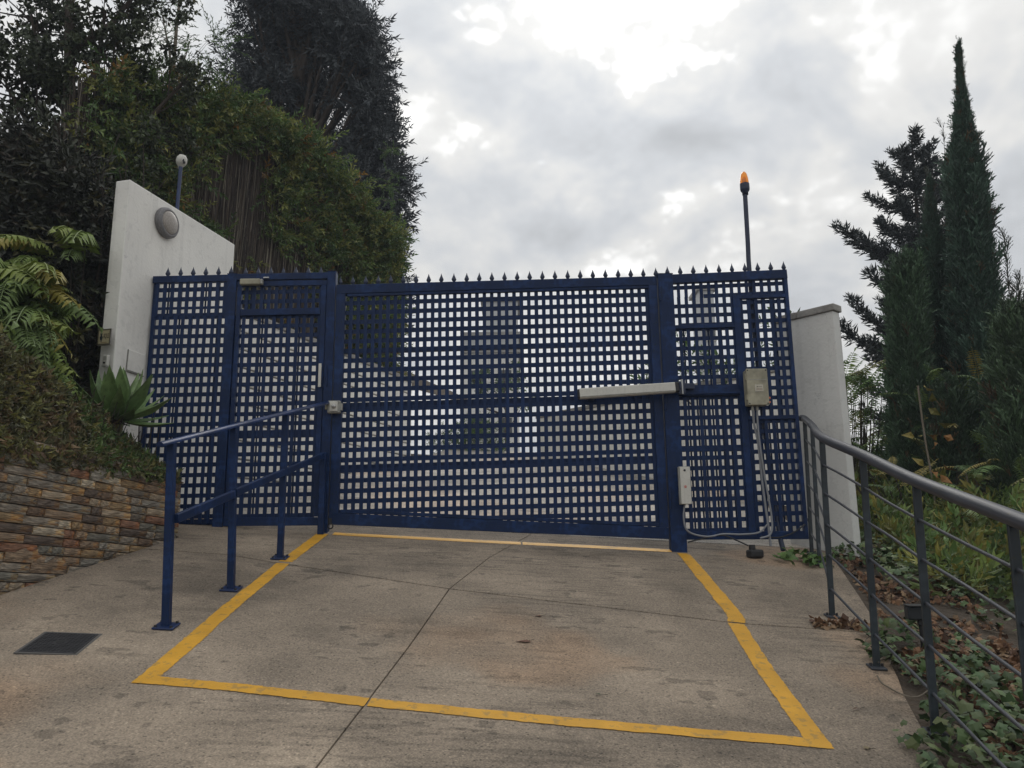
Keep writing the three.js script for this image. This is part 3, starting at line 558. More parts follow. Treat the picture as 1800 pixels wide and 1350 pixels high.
{ // key switch on the gate post
  const t = thing('key_switch', 'small grey key switch on the post where the handrail ends', 'key switch', [-1.575, 2.665, 0.075]);
  part(t, 'case', rbox(0.115, 0.112, 0.05, 0.012, 3), M.greyBox); part(t, 'face_plate', rbox(0.072, 0.088, 0.012, 0.008, 3), M.whitePaint, [0.0, 0.002, 0.03]);
  part(t, 'lock_barrel', new THREE.LatheGeometry([[0.0, 0.016], [0.012, 0.016], [0.019, 0.008], [0.021, 0.0]].map((p) => new THREE.Vector2(...p)), 20).rotateX(Math.PI / 2), M.steel, [0.005, 0.002, 0.036]);
  block(t, 'key_slot', M.black, [0.005, 0.002, 0.0525], [0.003, 0.012, 0.002]); block(t, 'side_lug', M.beige, [-0.068, 0, 0], [0.02, 0.04, 0.03]); block(t, 'side_lug', M.greyBox, [0.066, 0, 0], [0.016, 0.06, 0.03]);
}
{ // warning beacon on its pole
  const t = thing('warning_beacon', 'amber warning beacon on a tall thin pole above the lattice fence', 'beacon', [2.232, 0, -0.06]);
  part(t, 'pole', tubeGeo([[0.075, 1.38, 0.11], [0.07, 1.6, 0.04], [0.02, 2.6, 0.0], [-0.004, 3.9, 0], [0.0, 4.2, 0], [0.008, 4.72, 0]], 0.0215, 40, 12), M.spear);
  const L = (a) => new THREE.LatheGeometry(a.map((p) => new THREE.Vector2(...p)), 24);
  part(t, 'beacon_base', L([[0.0, 4.69], [0.028, 4.69], [0.028, 4.715], [0.040, 4.73], [0.044, 4.745], [0.044, 4.80], [0.040, 4.803], [0.0, 4.803]]), M.spear, [0.01, 0, 0]);
  part(t, 'amber_lens', L([[0.040, 4.801], [0.041, 4.815], [0.036, 4.86], [0.027, 4.90], [0.014, 4.922], [0.0, 4.928]]), M.amber, [0.01, 0, 0]);
  part(t, 'lamp_holder', L([[0.0, 4.801], [0.022, 4.801], [0.020, 4.85], [0.012, 4.87], [0.0, 4.872]]), std([0.75, 0.33, 0.03], 0.4), [0.01, 0, 0]);
}
{ // cables
  const mk = (label, pts, r, mat = M.cable) => { const t = thing('cable', label, 'cable'); const m = part(t, 'sheath', tubeGeo(pts, r, 60, 8), mat); return t; };
  mk('grey conduit running down from the beige control box', [[2.112, 2.62, 0.11], [2.125, 2.45, 0.085], [2.15, 2.3, 0.075], [2.165, 1.9, 0.075], [2.185, 1.6, 0.075], [2.19, 1.42, 0.085]], 0.011);
  mk('second grey conduit beside the first under the control box', [[2.152, 2.62, 0.11], [2.15, 2.48, 0.10], [2.155, 2.3, 0.10], [2.18, 2.0, 0.095], [2.215, 1.65, 0.09], [2.19, 1.52, 0.10], [2.10, 1.485, 0.10]], 0.009);
  mk('thin grey cable looping from the switch box to the conduit', [[1.475, 1.79, 0.10], [1.458, 1.68, 0.10], [1.47, 1.58, 0.10], [1.53, 1.53, 0.09], [1.66, 1.505, 0.08], [1.80, 1.525, 0.075], [1.95, 1.52, 0.075], [2.10, 1.535, 0.08], [2.175, 1.60, 0.08]], 0.008);
  mk('dark cable sagging from the hinge post to the lump on the ground', [[1.49, 1.46, 0.075], [1.60, 1.485, 0.075], [1.78, 1.515, 0.08], [1.90, 1.47, 0.10], [1.99, 1.425, 0.12]], 0.006, M.black);
  mk('black cable from the fence foot up to the railing', [[2.12, 1.50, 0.06], [2.28, 1.492, 0.06], [2.40, 1.53, 0.06], [2.52, 1.60, 0.02], [2.66, 1.66, -0.25]], 0.006, M.black);
  const j = thing('cable_gland_box', 'black junction lump at the foot of the beacon pole', 'junction box', [2.04, H(2.04, 0.12), 0.12]);
  part(j, 'case', rbox(0.13, 0.07, 0.09, 0.02, 3), M.black, [0, 0.035, 0], [0, 0.3, 0]); part(j, 'cap', rodGeo(V(-0.02, 0.06, 0), V(-0.02, 0.11, 0), 0.03, 0.026, 12), M.black);
}

// ---------------------------------------------------------------- handrails
{
  const t = thing('handrail', 'blue square-post handrail standing on the left of the yellow box', 'handrail');
  const posts = [[-1.895, 2.442, 1.005], [-1.806, 1.736, 1.078], [-1.739, 0.938, 1.145]];
  const A = [-1.952, 2.052, 2.56], B = [-1.632, 2.702, 0.085], rail = (z) => lerp(A[1], B[1], (A[2] - z) / (A[2] - B[2])), railX = (z) => lerp(A[0], B[0], (A[2] - z) / (A[2] - B[2]));
  const midA = [-1.890, 1.652, 2.43], midB = [-1.648, 2.235, 0.10], mid = (z) => lerp(midA[1], midB[1], (midA[2] - z) / (midA[2] - midB[2]));
  for (const [x, z] of posts) {
    const y = H(x, z), top = rail(z) - 0.012;
    part(t, 'leg', barGeo(V(x, y, z), V(railX(z), top, z), 0.043, 0.043, 0.004), M.blue);
    const pl = new THREE.Group(); pl.name = 'base_plate'; t.add(pl);
    part(pl, 'plate', rbox(0.115, 0.010, 0.105, 0.003), M.rail, [x, y + 0.008, z], [0.2137, 0, -0.0635]);
    for (const [a, b] of [[-1, -1], [-1, 1], [1, -1], [1, 1]]) part(pl, 'bolt', new THREE.CylinderGeometry(0.008, 0.008, 0.012, 6), M.iron, [x + a * 0.042, H(x + a * 0.042, z + b * 0.038) + 0.017, z + b * 0.038]);
  }
  const hr = new THREE.Shape(); for (let i = 0; i <= 10; i++) { const a = Math.PI * i / 10; hr[i ? 'lineTo' : 'moveTo'](Math.cos(a) * 0.024, Math.sin(a) * 0.018); } hr.lineTo(-0.024, -0.006); hr.lineTo(0.024, -0.006);
  const d = V(...B).sub(V(...A)), L = d.length(); d.normalize(); const x = V(0, 1, 0).cross(d).normalize(), y = d.clone().cross(x);
  part(t, 'hand_grip', new THREE.ExtrudeGeometry(hr, { depth: L, bevelEnabled: false }).applyMatrix4(new THREE.Matrix4().makeBasis(x, y, d).setPosition(V(...A))), M.rail);
  bar(t, 'knee_rail', M.blue, midA, [-1.818, mid(1.75), 1.75], 0.03, 0.05); bar(t, 'knee_rail', M.blue, [-1.815, mid(1.74) + 0.006, 1.74], midB, 0.03, 0.048);
  part(t, 'leg', barGeo(V(-1.648, H(-1.648, 0.105), 0.105), V(-1.648, 2.262, 0.105), 0.05, 0.05, 0.004), M.blue);
}
const R5 = [[2.62, -0.14, 2.545], [2.53, 0.25, 2.43], [2.051, 1.626, 2.165], [1.93, 2.471, 1.960], [1.836, 3.197, 1.770], [1.715, 4.05, 1.585], [1.60, 4.95, 1.38]];
{
  const t = thing('railing', 'dark grey tube railing with five thin rods along the right edge', 'railing');
  part(t, 'hand_tube', tubeGeo([[2.64, 2.555, -0.17], ...R5.map((p) => [p[0] + 0.035, p[2], p[1]]), [1.5, 1.2, 5.7]], 0.030, 120, 16, 0.5), M.grey);
  part(t, 'tube_cap', new THREE.SphereGeometry(0.030, 16, 10), M.grey, [2.64, 2.555, -0.17]);
  const fr = [0.15, 0.315, 0.49, 0.66, 0.845], foot = R5.map(([x, z, y]) => V(x, Math.min(H(x, z), 9), z)), head = R5.map(([x, z, y]) => V(x + 0.035, y - 0.015, z));
  R5.forEach(([x, z, y], i) => {
    part(t, 'post', barGeo(foot[i].clone(), head[i], i < 2 ? 0.034 : 0.038, 0.014, 0.003).applyMatrix4(new THREE.Matrix4()), M.darkPost);
    const b = foot[i], pl = new THREE.Group(); pl.name = 'base_plate'; t.add(pl);
    part(pl, 'plate', rbox(0.085, 0.010, 0.075, 0.003), M.grey, [b.x, b.y + 0.008, b.z], [0.2137, 0, -0.0635]);
    for (const a of [-1, 1]) part(pl, 'bolt', new THREE.CylinderGeometry(0.007, 0.007, 0.02, 6), M.iron, [b.x + a * 0.031, b.y + 0.018 - a * 0.002, b.z]);
  });
  for (let i = 0; i + 1 < R5.length; i++) for (const f of fr) { const a = head[i].clone().lerp(foot[i], f), b = head[i + 1].clone().lerp(foot[i + 1], f); part(t, 'rod', tubeGeo([a, a.clone().lerp(b, 0.5).add(V(0, (hash(i, Math.round(f * 100), 3) - 0.5) * 0.014, 0)), b], 0.0075, 8, 8), M.grey); }
}
{ // manhole cover
  const q = [[-2.45, 2.845], [-2.392, 2.607], [-2.143, 2.61], [-2.191, 2.902]], cx = -2.295, cz = 2.74;
  const t = thing('manhole_cover', 'square dark iron manhole cover set in the concrete', 'manhole cover', [cx, H(cx, cz), cz], 0.10);
  const tilt = new THREE.Group(); tilt.name = 'cover_plate'; tilt.rotation.set(0.2137, 0, -0.0635); t.add(tilt);
  part(tilt, 'plate', rbox(0.262, 0.012, 0.268, 0.003), M.iron, [0, 0.001, 0]);
  const g = []; for (let i = -6; i <= 6; i++) for (let j = -6; j <= 6; j++) { if (Math.hypot(i, j) < 1.5) continue; const b = new THREE.BoxGeometry(0.013, 0.003, 0.005); b.rotateY((i + j) % 2 ? 0.785 : -0.785); b.translate(i * 0.019, 0.008, j * 0.0195); g.push(b); }
  const p = part(tilt, 'tread_pattern', mergeGeometries(g), M.iron); p.userData.kind = 'stuff';
  part(tilt, 'lifting_boss', new THREE.CylinderGeometry(0.018, 0.02, 0.004, 20), M.black, [0, 0.008, 0]);
  part(t, 'frame_rim', new THREE.ExtrudeGeometry((() => { const s = new THREE.Shape([[-.146, -.149], [.146, -.149], [.146, .149], [-.146, .149]].map((v) => new THREE.Vector2(...v))); s.holes.push(new THREE.Path([[-.133, -.136], [.133, -.136], [.133, .136], [-.133, .136]].map((v) => new THREE.Vector2(...v)))); return s; })(), { depth: 0.012, bevelEnabled: false }).rotateX(-Math.PI / 2), std([0.10, 0.095, 0.09], 0.8), [0, -0.0075, 0], [0.2137, 0, -0.0635]);
}

// ---------------------------------------------------------------- foliage builders
const Y = V(0, 1, 0);
function leafGeo(L, W, fold = 0.25, bend = 0.12) {       // a folded, slightly bent blade along +y
  const p = [0, 0, 0, -W / 2, L * 0.42, W * fold, 0, L * 0.5, 0, W / 2, L * 0.42, W * fold, 0, L, -L * bend], g = new THREE.BufferGeometry();
  g.setAttribute('position', new THREE.Float32BufferAttribute(p, 3)); g.setIndex([0, 2, 1, 0, 3, 2, 1, 2, 4, 2, 3, 4]); return g.toNonIndexed();
}
function dirQ(d, r, roll) { const q = new THREE.Quaternion().setFromUnitVectors(Y, d.clone().normalize()); return q.multiply(new THREE.Quaternion().setFromAxisAngle(Y, roll === undefined ? r() * 6.283 : roll)); }
function ball(r) { let v; do { v = V(r() * 2 - 1, r() * 2 - 1, r() * 2 - 1); } while (v.lengthSq() > 1); return v; }
function finish(list) { const g = mergeGeometries(list.map((q) => { if (q.index) q = q.toNonIndexed(); q.deleteAttribute('uv'); q.deleteAttribute('normal'); return q; })); g.computeVertexNormals(); return g; }
// a loose handful of leaves round a short twig
function tuftGeo(n, L, W, spread, seed, up = 0.4) {
  const r = rng(seed), g = [];
  for (let i = 0; i < n; i++) { const b = leafGeo(L * (0.7 + r() * 0.5), W * (0.75 + r() * 0.5), 0.2, (r() - 0.3) * 0.5), d = ball(r).add(V(0, up, 0)).normalize(); b.applyQuaternion(dirQ(d, r)); const o = ball(r).multiplyScalar(spread); b.translate(o.x, o.y, o.z); g.push(b); }
  return finish(g);
}
// a twig with leaves along it on both sides
function twigGeo(n, len, L, W, seed, ang = 0.9) {
  const r = rng(seed), g = [rodGeo(V(0, 0, 0), V(0, len, 0), len * 0.012, len * 0.005, 4)];
  for (let i = 0; i < n; i++) { const b = leafGeo(L * (0.7 + 0.5 * r()), W * (0.8 + 0.4 * r()), 0.2, 0.15), f = (i + 0.6) / n, a = i * 2.4 + r(), e = ang * (1 - 0.5 * f); b.applyQuaternion(dirQ(V(Math.cos(a) * Math.sin(e), Math.cos(e), Math.sin(a) * Math.sin(e)), r)); b.translate(0, len * f, 0); g.push(b); }
  return finish(g);
}
// flat conifer spray: a stem with scale-leaved side twigs, forked like a feather
function sprayGeo(len, n, seed, ang = 0.7, w = 0.016, flat = 0.35) {
  const r = rng(seed), g = [];
  const blade = (o, d, L, W) => { const b = leafGeo(L, W, 0.3, 0.05); b.applyQuaternion(dirQ(d, r)); b.translate(o.x, o.y, o.z); g.push(b); };
  blade(V(0, 0, 0), V(0, 1, 0), len, w * 1.2); blade(V(0, len * 0.05, 0), V(0.05, 1, 0.05), len * 0.9, w);
  for (let i = 0; i < n; i++) {
    const f = 0.08 + 0.85 * i / n, s = i % 2 ? 1 : -1, L = len * (0.55 - 0.35 * f) * (0.7 + 0.5 * r()), d = V(s * Math.sin(ang), Math.cos(ang), (r() - 0.5) * flat * 2).normalize(), o = V(0, len * f, 0);
    blade(o, d, L, w);
    for (let k = 0; k < 3; k++) { const q = o.clone().addScaledVector(d, L * (0.25 + 0.25 * k)); blade(q, d.clone().add(V(-s * (k % 2 ? 0.7 : -0.5), 0.5, (r() - 0.5) * flat)).normalize(), L * 0.45, w * 0.85); }
  }
  return finish(g);
}
const tint = (r, base, spread = 0.25, warm = 0) => { const k = 1 + (r() - 0.5) * 2 * spread; return new THREE.Color().setRGB(base[0] * k * (1 + warm * r()), base[1] * k, base[2] * k * (1 - 0.4 * warm * r())); };
function scatter(parent, name, geo, mat, items, kind) {  // items: [position, quaternion, scale, colour]
  const m = new THREE.InstancedMesh(geo, mat, items.length), x = new THREE.Matrix4(); m.name = name; m.castShadow = m.receiveShadow = true;
  items.forEach((it, i) => { x.compose(it[0], it[1], it[2].isVector3 ? it[2] : V(it[2], it[2], it[2])); m.setMatrixAt(i, x); m.setColorAt(i, it[3]); });
  if (kind) m.userData.kind = kind;
  parent.add(m); return m;
}
const limb = (list, pts, r0, r1) => { for (let i = 0; i + 1 < pts.length; i++) list.push(rodGeo(pts[i], pts[i + 1], lerp(r0, r1, i / (pts.length - 1)), lerp(r0, r1, (i + 1) / (pts.length - 1)), 7)); };
function woodMesh(parent, name, list, mat) { return part(parent, name, mergeGeometries(list.map((g) => (g.index ? g.toNonIndexed() : g))), mat); }

const TUFT = [tuftGeo(9, 0.085, 0.030, 0.05, 1), tuftGeo(9, 0.07, 0.034, 0.05, 2), tuftGeo(10, 0.05, 0.02, 0.04, 3)];
const TWIG = [twigGeo(11, 0.26, 0.075, 0.024, 4), twigGeo(12, 0.30, 0.06, 0.015, 5, 0.7), twigGeo(9, 0.22, 0.10, 0.035, 6)];
const SPRAY = [sprayGeo(0.42, 11, 7, 0.75, 0.020, 0.4), sprayGeo(0.34, 9, 8, 0.65, 0.018, 0.7)];
const CYP = sprayGeo(0.17, 8, 9, 0.42, 0.011, 1.0);

// a leafy tree: bent trunk, limbs to every blob of the crown, twigs through each blob
function broadTree(label, name, group, base, top, blobs, geo, colors, seed, size = 1, density = 1, trunkR = 0.07, mat = M.leaf, bark = M.bark) {
  const r = rng(seed), t = thing(name, label, 'tree', base, 0, group), wood = [], tw = [], B = V(...base);
  const tr = []; for (let i = 0; i <= 6; i++) { const f = i / 6; tr.push(V(0, 0, 0).lerp(V(...top).sub(B), f).add(V(Math.sin(f * 5 + seed) * 0.07 * f, -0.15 * (1 - f), Math.cos(f * 4 + seed) * 0.07 * f))); }
  limb(wood, tr, trunkR, trunkR * 0.3);
  const leaves = [];
  for (const [c, rad, n] of blobs) {
    const C = V(...c).sub(B), f = clamp(C.y / (top[1] - base[1]) - 0.25, 0.1, 0.9), s = tr[Math.round(f * 6)].clone();
    const mid = s.clone().lerp(C, 0.5).add(V((r() - 0.5) * 0.2, -0.08, (r() - 0.5) * 0.2)); limb(wood, [s, mid, C], trunkR * 0.42, trunkR * 0.12);
    const sub = Math.max(3, Math.round(n / 22));
    for (let k = 0; k < sub; k++) {
      const p = C.clone().add(ball(r).multiply(V(...rad))); limb(tw, [mid.clone().lerp(C, r()), p], trunkR * 0.1, trunkR * 0.03);
      const rr = Math.min(...rad) * (0.28 + 0.3 * r());
      for (let q = 0; q < 22 * density; q++) { const o = ball(r).multiplyScalar(rr * 1.3), pos = p.clone().add(o), d = o.clone().normalize().multiplyScalar(0.7).add(ball(r)).add(V(0, 0.1, 0)); leaves.push([pos, dirQ(d, r), size * (0.7 + 0.6 * r()), tint(r, colors[Math.floor(r() * r() * colors.length)], 0.3)]); }
    }
  }
  woodMesh(t, 'trunk', wood, bark); woodMesh(t, 'branches', tw, bark);
  scatter(t, 'crown', geo, mat, leaves, 'stuff'); return t;
}
// a dense column of upright sprays
function cypress(label, base, hgt, prof, n, color, seed, group, lean = [0, 0]) {
  const r = rng(seed), t = thing('cypress', label, 'tree', base, 0, group), items = [], core = [];
  const ax = (f) => V(lean[0] * f, hgt * f, lean[1] * f);
  for (let i = 0; i < n; i++) {
    const f = Math.pow(r(), 0.85) * 0.985, R = pl(prof, f), a = r() * 6.283, flute = 0.86 + 0.14 * Math.sin(a * 5 + f * 9 + seed), q = R * flute * (0.55 + 0.5 * Math.sqrt(r()));
    const p = ax(f).add(V(Math.cos(a) * q, 0, Math.sin(a) * q)), d = V(Math.cos(a) * (0.22 + 0.22 * r()), 1, Math.sin(a) * (0.22 + 0.22 * r())).add(ball(r).multiplyScalar(0.22));
    items.push([p, dirQ(d, r), (0.75 + 0.7 * r()) * (r() < 0.08 ? 1.8 : 1) * clamp(R / 0.15, 0.28, 1), tint(r, r() < 0.035 ? [0.10, 0.07, 0.035] : color, 0.5)]);
  }
  for (let k = 0; k < 40; k++) { const f = 0.90 + 0.10 * (k / 40); items.push([ax(f).add(ball(r).multiplyScalar(0.02)), dirQ(V((r() - 0.5) * 0.7, 1, (r() - 0.5) * 0.7), r), 0.38, tint(r, color, 0.3)]); }
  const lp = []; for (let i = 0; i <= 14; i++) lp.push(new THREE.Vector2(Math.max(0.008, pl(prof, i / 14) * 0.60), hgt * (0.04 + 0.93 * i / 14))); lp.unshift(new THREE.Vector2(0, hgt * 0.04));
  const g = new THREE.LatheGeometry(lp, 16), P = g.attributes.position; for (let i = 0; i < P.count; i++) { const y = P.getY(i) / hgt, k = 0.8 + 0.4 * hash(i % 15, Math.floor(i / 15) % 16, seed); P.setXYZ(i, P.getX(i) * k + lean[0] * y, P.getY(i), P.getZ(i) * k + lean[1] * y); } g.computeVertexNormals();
  part(t, 'added_dark_core', g, std([0.010, 0.014, 0.009], 1));  // solid dark core added inside the sprays to make the crown opaque
  part(t, 'trunk', tubeGeo([V(0, -0.3, 0), ax(0.1), ax(0.5), ax(0.95)], 0.035, 12, 7), M.bark);
  scatter(t, 'crown', CYP, M.leaf, items, 'stuff'); return t;
}
// an open conifer: a straight trunk with ranks of limbs carrying sprays
function conifer(label, name, base, hgt, limbs, opts, seed) {
  const r = rng(seed), t = thing(name, label, 'tree', base), wood = [], items = [], { color, spray, size, droop = 0, gap = 0.16, from = 0.25, rise = 0.15, tr = 0.14, rollFlat = true, side = 0.35 } = opts;
  const lean = opts.lean || [0, 0], ax = (f) => V(lean[0] * f, hgt * f, lean[1] * f);
  limb(wood, [V(0, -0.4, 0), ax(0.35), ax(0.7), ax(1)], tr, 0.015);
  for (const [f, a, L] of limbs) {
    const o = ax(f), h = V(Math.cos(a), 0, Math.sin(a)), pts = [];
    for (let i = 0; i <= 6; i++) { const q = i / 6; pts.push(o.clone().addScaledVector(h, L * q).add(V(0, L * (rise * q - droop * q * (1 - q) * 1.6 + 0.22 * q * q * q), 0))); }
    limb(wood, pts, 0.012 + L * 0.012, 0.005);
    const c = new THREE.CatmullRomCurve3(pts), n = Math.ceil(L * (1 - from * 0.6) / gap * 2.2);
    for (let i = 0; i < n; i++) {
      const q = from + (1 - from) * Math.pow((i + r()) / n, 0.9), p = c.getPoint(Math.min(q, 1)), d = c.getTangent(Math.min(q, 1)), sd = V(-h.z, 0, h.x).multiplyScalar((r() < 0.5 ? -1 : 1) * (0.25 + side * 2 * r()));
      const dd = d.clone().add(sd).add(V(0, (r() - 0.35) * 0.7 + opts.lift, 0)).normalize();
      items.push([p.add(ball(r).multiplyScalar(0.05)), dirQ(dd, r, rollFlat ? (r() - 0.5) * 1.2 : undefined), size * (0.7 + 0.6 * r()) * (q > 0.95 ? 0.8 : 1), tint(r, color, 0.3)]);
    }
  }
  woodMesh(t, 'trunk', wood, M.bark); scatter(t, 'crown', spray, M.leaf, items, 'stuff'); return t;
}

// ---------------------------------------------------------------- plants on the left bank
const DARK = [[0.035, 0.0481, 0.0219], [0.0481, 0.0656, 0.0263], [0.0656, 0.0831, 0.0306], [0.0985, 0.0875, 0.0306]];
const GREEN = [[0.072, 0.140, 0.034], [0.100, 0.175, 0.040], [0.150, 0.215, 0.048], [0.23, 0.235, 0.048]];
const OLIVE = [[0.0842, 0.0954, 0.0365], [0.1179, 0.1264, 0.045], [0.1544, 0.1179, 0.0562], [0.1966, 0.2106, 0.0618]];

broadTree('dark dense tree at the top left corner with an upright trunk', 'dark_tree', undefined, [-4.75, 3.9, -1.0], [-5.1, 8.6, -1.1],
  [[[-5.5, 7.5, -1.1], [0.75, 0.7, 0.5], 330], [[-4.7, 7.6, -1.2], [0.6, 0.6, 0.5], 200], [[-5.6, 6.5, -1.0], [0.7, 0.6, 0.5], 330], [[-4.95, 6.7, -1.1], [0.4, 0.6, 0.4], 170], [[-5.3, 5.6, -0.9], [0.8, 0.55, 0.5], 330], [[-4.55, 6.85, -1.2], [0.45, 0.35, 0.4], 60], [[-4.4, 5.7, -1.2], [0.6, 0.35, 0.4], 120], [[-4.1, 6.2, -1.3], [0.45, 0.4, 0.4], 50], [[-4.35, 8.0, -1.3], [0.5, 0.4, 0.4], 120], [[-3.75, 6.9, -1.4], [0.3, 0.35, 0.3], 60]], TUFT[1], DARK, 101, 1, 1.1, 0.11);
broadTree('slender tree with narrow drooping leaves against the sky above the screen', 'slender_tree', undefined, [-4.3, 4.6, -2.2], [-4.35, 8.9, -2.3],
  [[[-4.6, 8.4, -2.3], [0.55, 0.5, 0.45], 200], [[-4.15, 7.9, -2.2], [0.5, 0.45, 0.4], 120], [[-4.6, 7.6, -2.2], [0.5, 0.45, 0.4], 90], [[-3.85, 7.45, -2.2], [0.35, 0.3, 0.3], 34], [[-4.1, 7.1, -2.1], [0.4, 0.35, 0.4], 60], [[-4.9, 7.0, -2.0], [0.4, 0.5, 0.4], 50]], TWIG[1], [GREEN[0], GREEN[1], DARK[2]], 102, 0.9, 0.45, 0.05, M.leaf, M.paleBark);
{ // shaded thicket behind the ferny shrubs
  const r = rng(131), t = thing('thicket', 'dark shaded thicket of scrub behind the ferny shrubs on the bank', 'thicket'), it = [], wd = [];
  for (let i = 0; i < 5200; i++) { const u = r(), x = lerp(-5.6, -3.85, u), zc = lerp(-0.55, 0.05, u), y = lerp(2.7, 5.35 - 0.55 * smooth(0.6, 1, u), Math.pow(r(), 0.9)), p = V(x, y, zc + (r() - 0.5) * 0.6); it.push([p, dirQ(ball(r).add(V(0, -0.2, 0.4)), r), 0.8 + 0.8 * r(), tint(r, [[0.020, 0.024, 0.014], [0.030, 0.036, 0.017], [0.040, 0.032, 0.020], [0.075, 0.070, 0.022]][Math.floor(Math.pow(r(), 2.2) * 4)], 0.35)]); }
  for (let i = 0; i < 90; i++) { const x = lerp(-5.5, -3.65, r()), z = lerp(-0.4, 0.2, r()), y0 = 2.5; limb(wd, [V(x, y0, z), V(x + (r() - 0.5) * 0.5, y0 + 1 + r(), z + (r() - 0.5) * 0.3), V(x + (r() - 0.5) * 1.0, y0 + 1.8 + r() * 1.3, z + (r() - 0.5) * 0.5)], 0.014, 0.004); }
  woodMesh(t, 'stems', wd, M.bark); scatter(t, 'leaves', TWIG[0], M.leaf, it, 'stuff');
}
// pinnate fronds: rachis with paired leaflets
function frondGeo(L, n, ll, lw, arch, seed, hang = 0.6) {
  const r = rng(seed), g = [], pts = []; for (let i = 0; i <= 12; i++) { const f = i / 12; pts.push(V(0, L * (f - arch * 0.62 * f * f), L * arch * f * f * 0.9)); }
  const c = new THREE.CatmullRomCurve3(pts); g.push(new THREE.TubeGeometry(c, 14, 0.0032, 4));
  for (let i = 0; i < n; i++) for (const s of [-1, 1]) {
    const f = 0.10 + 0.89 * (i + 0.3 * r()) / n, p = c.getPoint(f), d = c.getTangent(f), k = Math.sin(Math.PI * clamp(f * 0.86 + 0.1, 0, 1)) * 0.55 + 0.5;
    const b = leafGeo(ll * k * (0.85 + 0.3 * r()), lw * k, 0.22, 0.30), dir = V(s, 0, 0).addScaledVector(d, 0.45).add(V(0, -hang * (0.6 + 0.5 * r()), 0)).normalize();
    const nrm = d.clone().cross(dir).normalize().multiplyScalar(s), x = dir.clone().cross(nrm).normalize();
    b.applyMatrix4(new THREE.Matrix4().makeBasis(x, dir, x.clone().cross(dir)).setPosition(p)); g.push(b);
  }
  { const p = c.getPoint(1), d = c.getTangent(1), b = leafGeo(ll * 0.7, lw * 0.8, 0.2, 0.2); b.applyQuaternion(dirQ(d, r)); b.translate(p.x, p.y, p.z); g.push(b); }
  return finish(g);
}
const FROND = [frondGeo(0.66, 15, 0.135, 0.058, 0.85, 1), frondGeo(0.58, 13, 0.125, 0.056, 0.65, 2), frondGeo(0.70, 16, 0.14, 0.055, 1.0, 3)];
const frondMats = [[.090, .130, .022], [.070, .108, .026], [.115, .145, .024], [.08, .12, .024], [.075, .11, .024], [.17, .145, .026]].map((c) => new THREE.MeshPhysicalMaterial({ color: new THREE.Color().setRGB(...c.map((v) => v * 2.0)), roughness: 0.62, transmission: 0.25, thickness: 0, side: THREE.DoubleSide }));
function frondShrub(label, name, base, fronds, mats, seed, geos = FROND, mat = frondMats) {
  const r = rng(seed), t = thing(name, label, 'shrub', base), st = [];
  for (const [x, y, z, yaw, tilt, s] of fronds) {
    const p = V(x, y, z).sub(V(...base)), m = part(t, 'frond', geos[Math.floor(r() * geos.length)], mat[mats[Math.floor(r() * mats.length)]], [p.x, p.y, p.z]);
    m.rotation.order = 'YXZ'; m.rotation.set(tilt, yaw, (r() - 0.5) * 0.3); m.scale.setScalar(s);
    limb(st, [V((r() - 0.5) * 0.1, -0.1, (r() - 0.5) * 0.1), V(p.x * 0.6, p.y * 0.5, p.z * 0.6), p], 0.012, 0.004);
  }
  woodMesh(t, 'stem', st, M.bark); return t;
}
{
  const r = rng(141), A = [], B = [], C = [];
  for (let i = 0; i < 40; i++) A.push([lerp(-4.25, -3.75, r()), lerp(3.0, 3.65, r()), 0.85 + (r() - 0.5) * 0.35, 0.55 + (r() - 0.4) * 1.3, 0.5 + r() * 0.5, 0.95 + 0.25 * r()]);
  for (let i = 0; i < 18; i++) A.push([lerp(-4.05, -3.62, r()), lerp(2.8, 3.25, r()), 0.98 + r() * 0.2, 0.9 + (r() - 0.5) * 0.9, 0.75 + r() * 0.4, 0.75 + 0.2 * r()]);
  frondShrub('bright green ferny shrub with drooping fronds beside the wing wall', 'ferny_shrub', [-3.95, 2.4, 0.85], A, [0, 0, 1, 2, 2, 0, 1, 5], 142);
  for (let i = 0; i < 30; i++) B.push([lerp(-4.2, -3.72, r()), lerp(3.2, 4.0, r()), 0.30 + (r() - 0.5) * 0.3, -0.2 + (r() - 0.5) * 1.3, 0.35 + r() * 0.7, 0.8 + 0.35 * r()]);
  for (let i = 0; i < 5; i++) B.push([lerp(-3.86, -3.78, r()), lerp(3.0, 3.7, r()), 0.42 + r() * 0.1, 0.2 + (r() - 0.5) * 0.8, 0.7 + r() * 0.6, 0.55 + 0.25 * r()]);
  frondShrub('dark green ferny shrub in shade against the wing wall', 'ferny_shrub', [-3.75, 2.4, 0.35], B, [0, 0, 1, 2, 2, 0, 1, 5], 143);
}
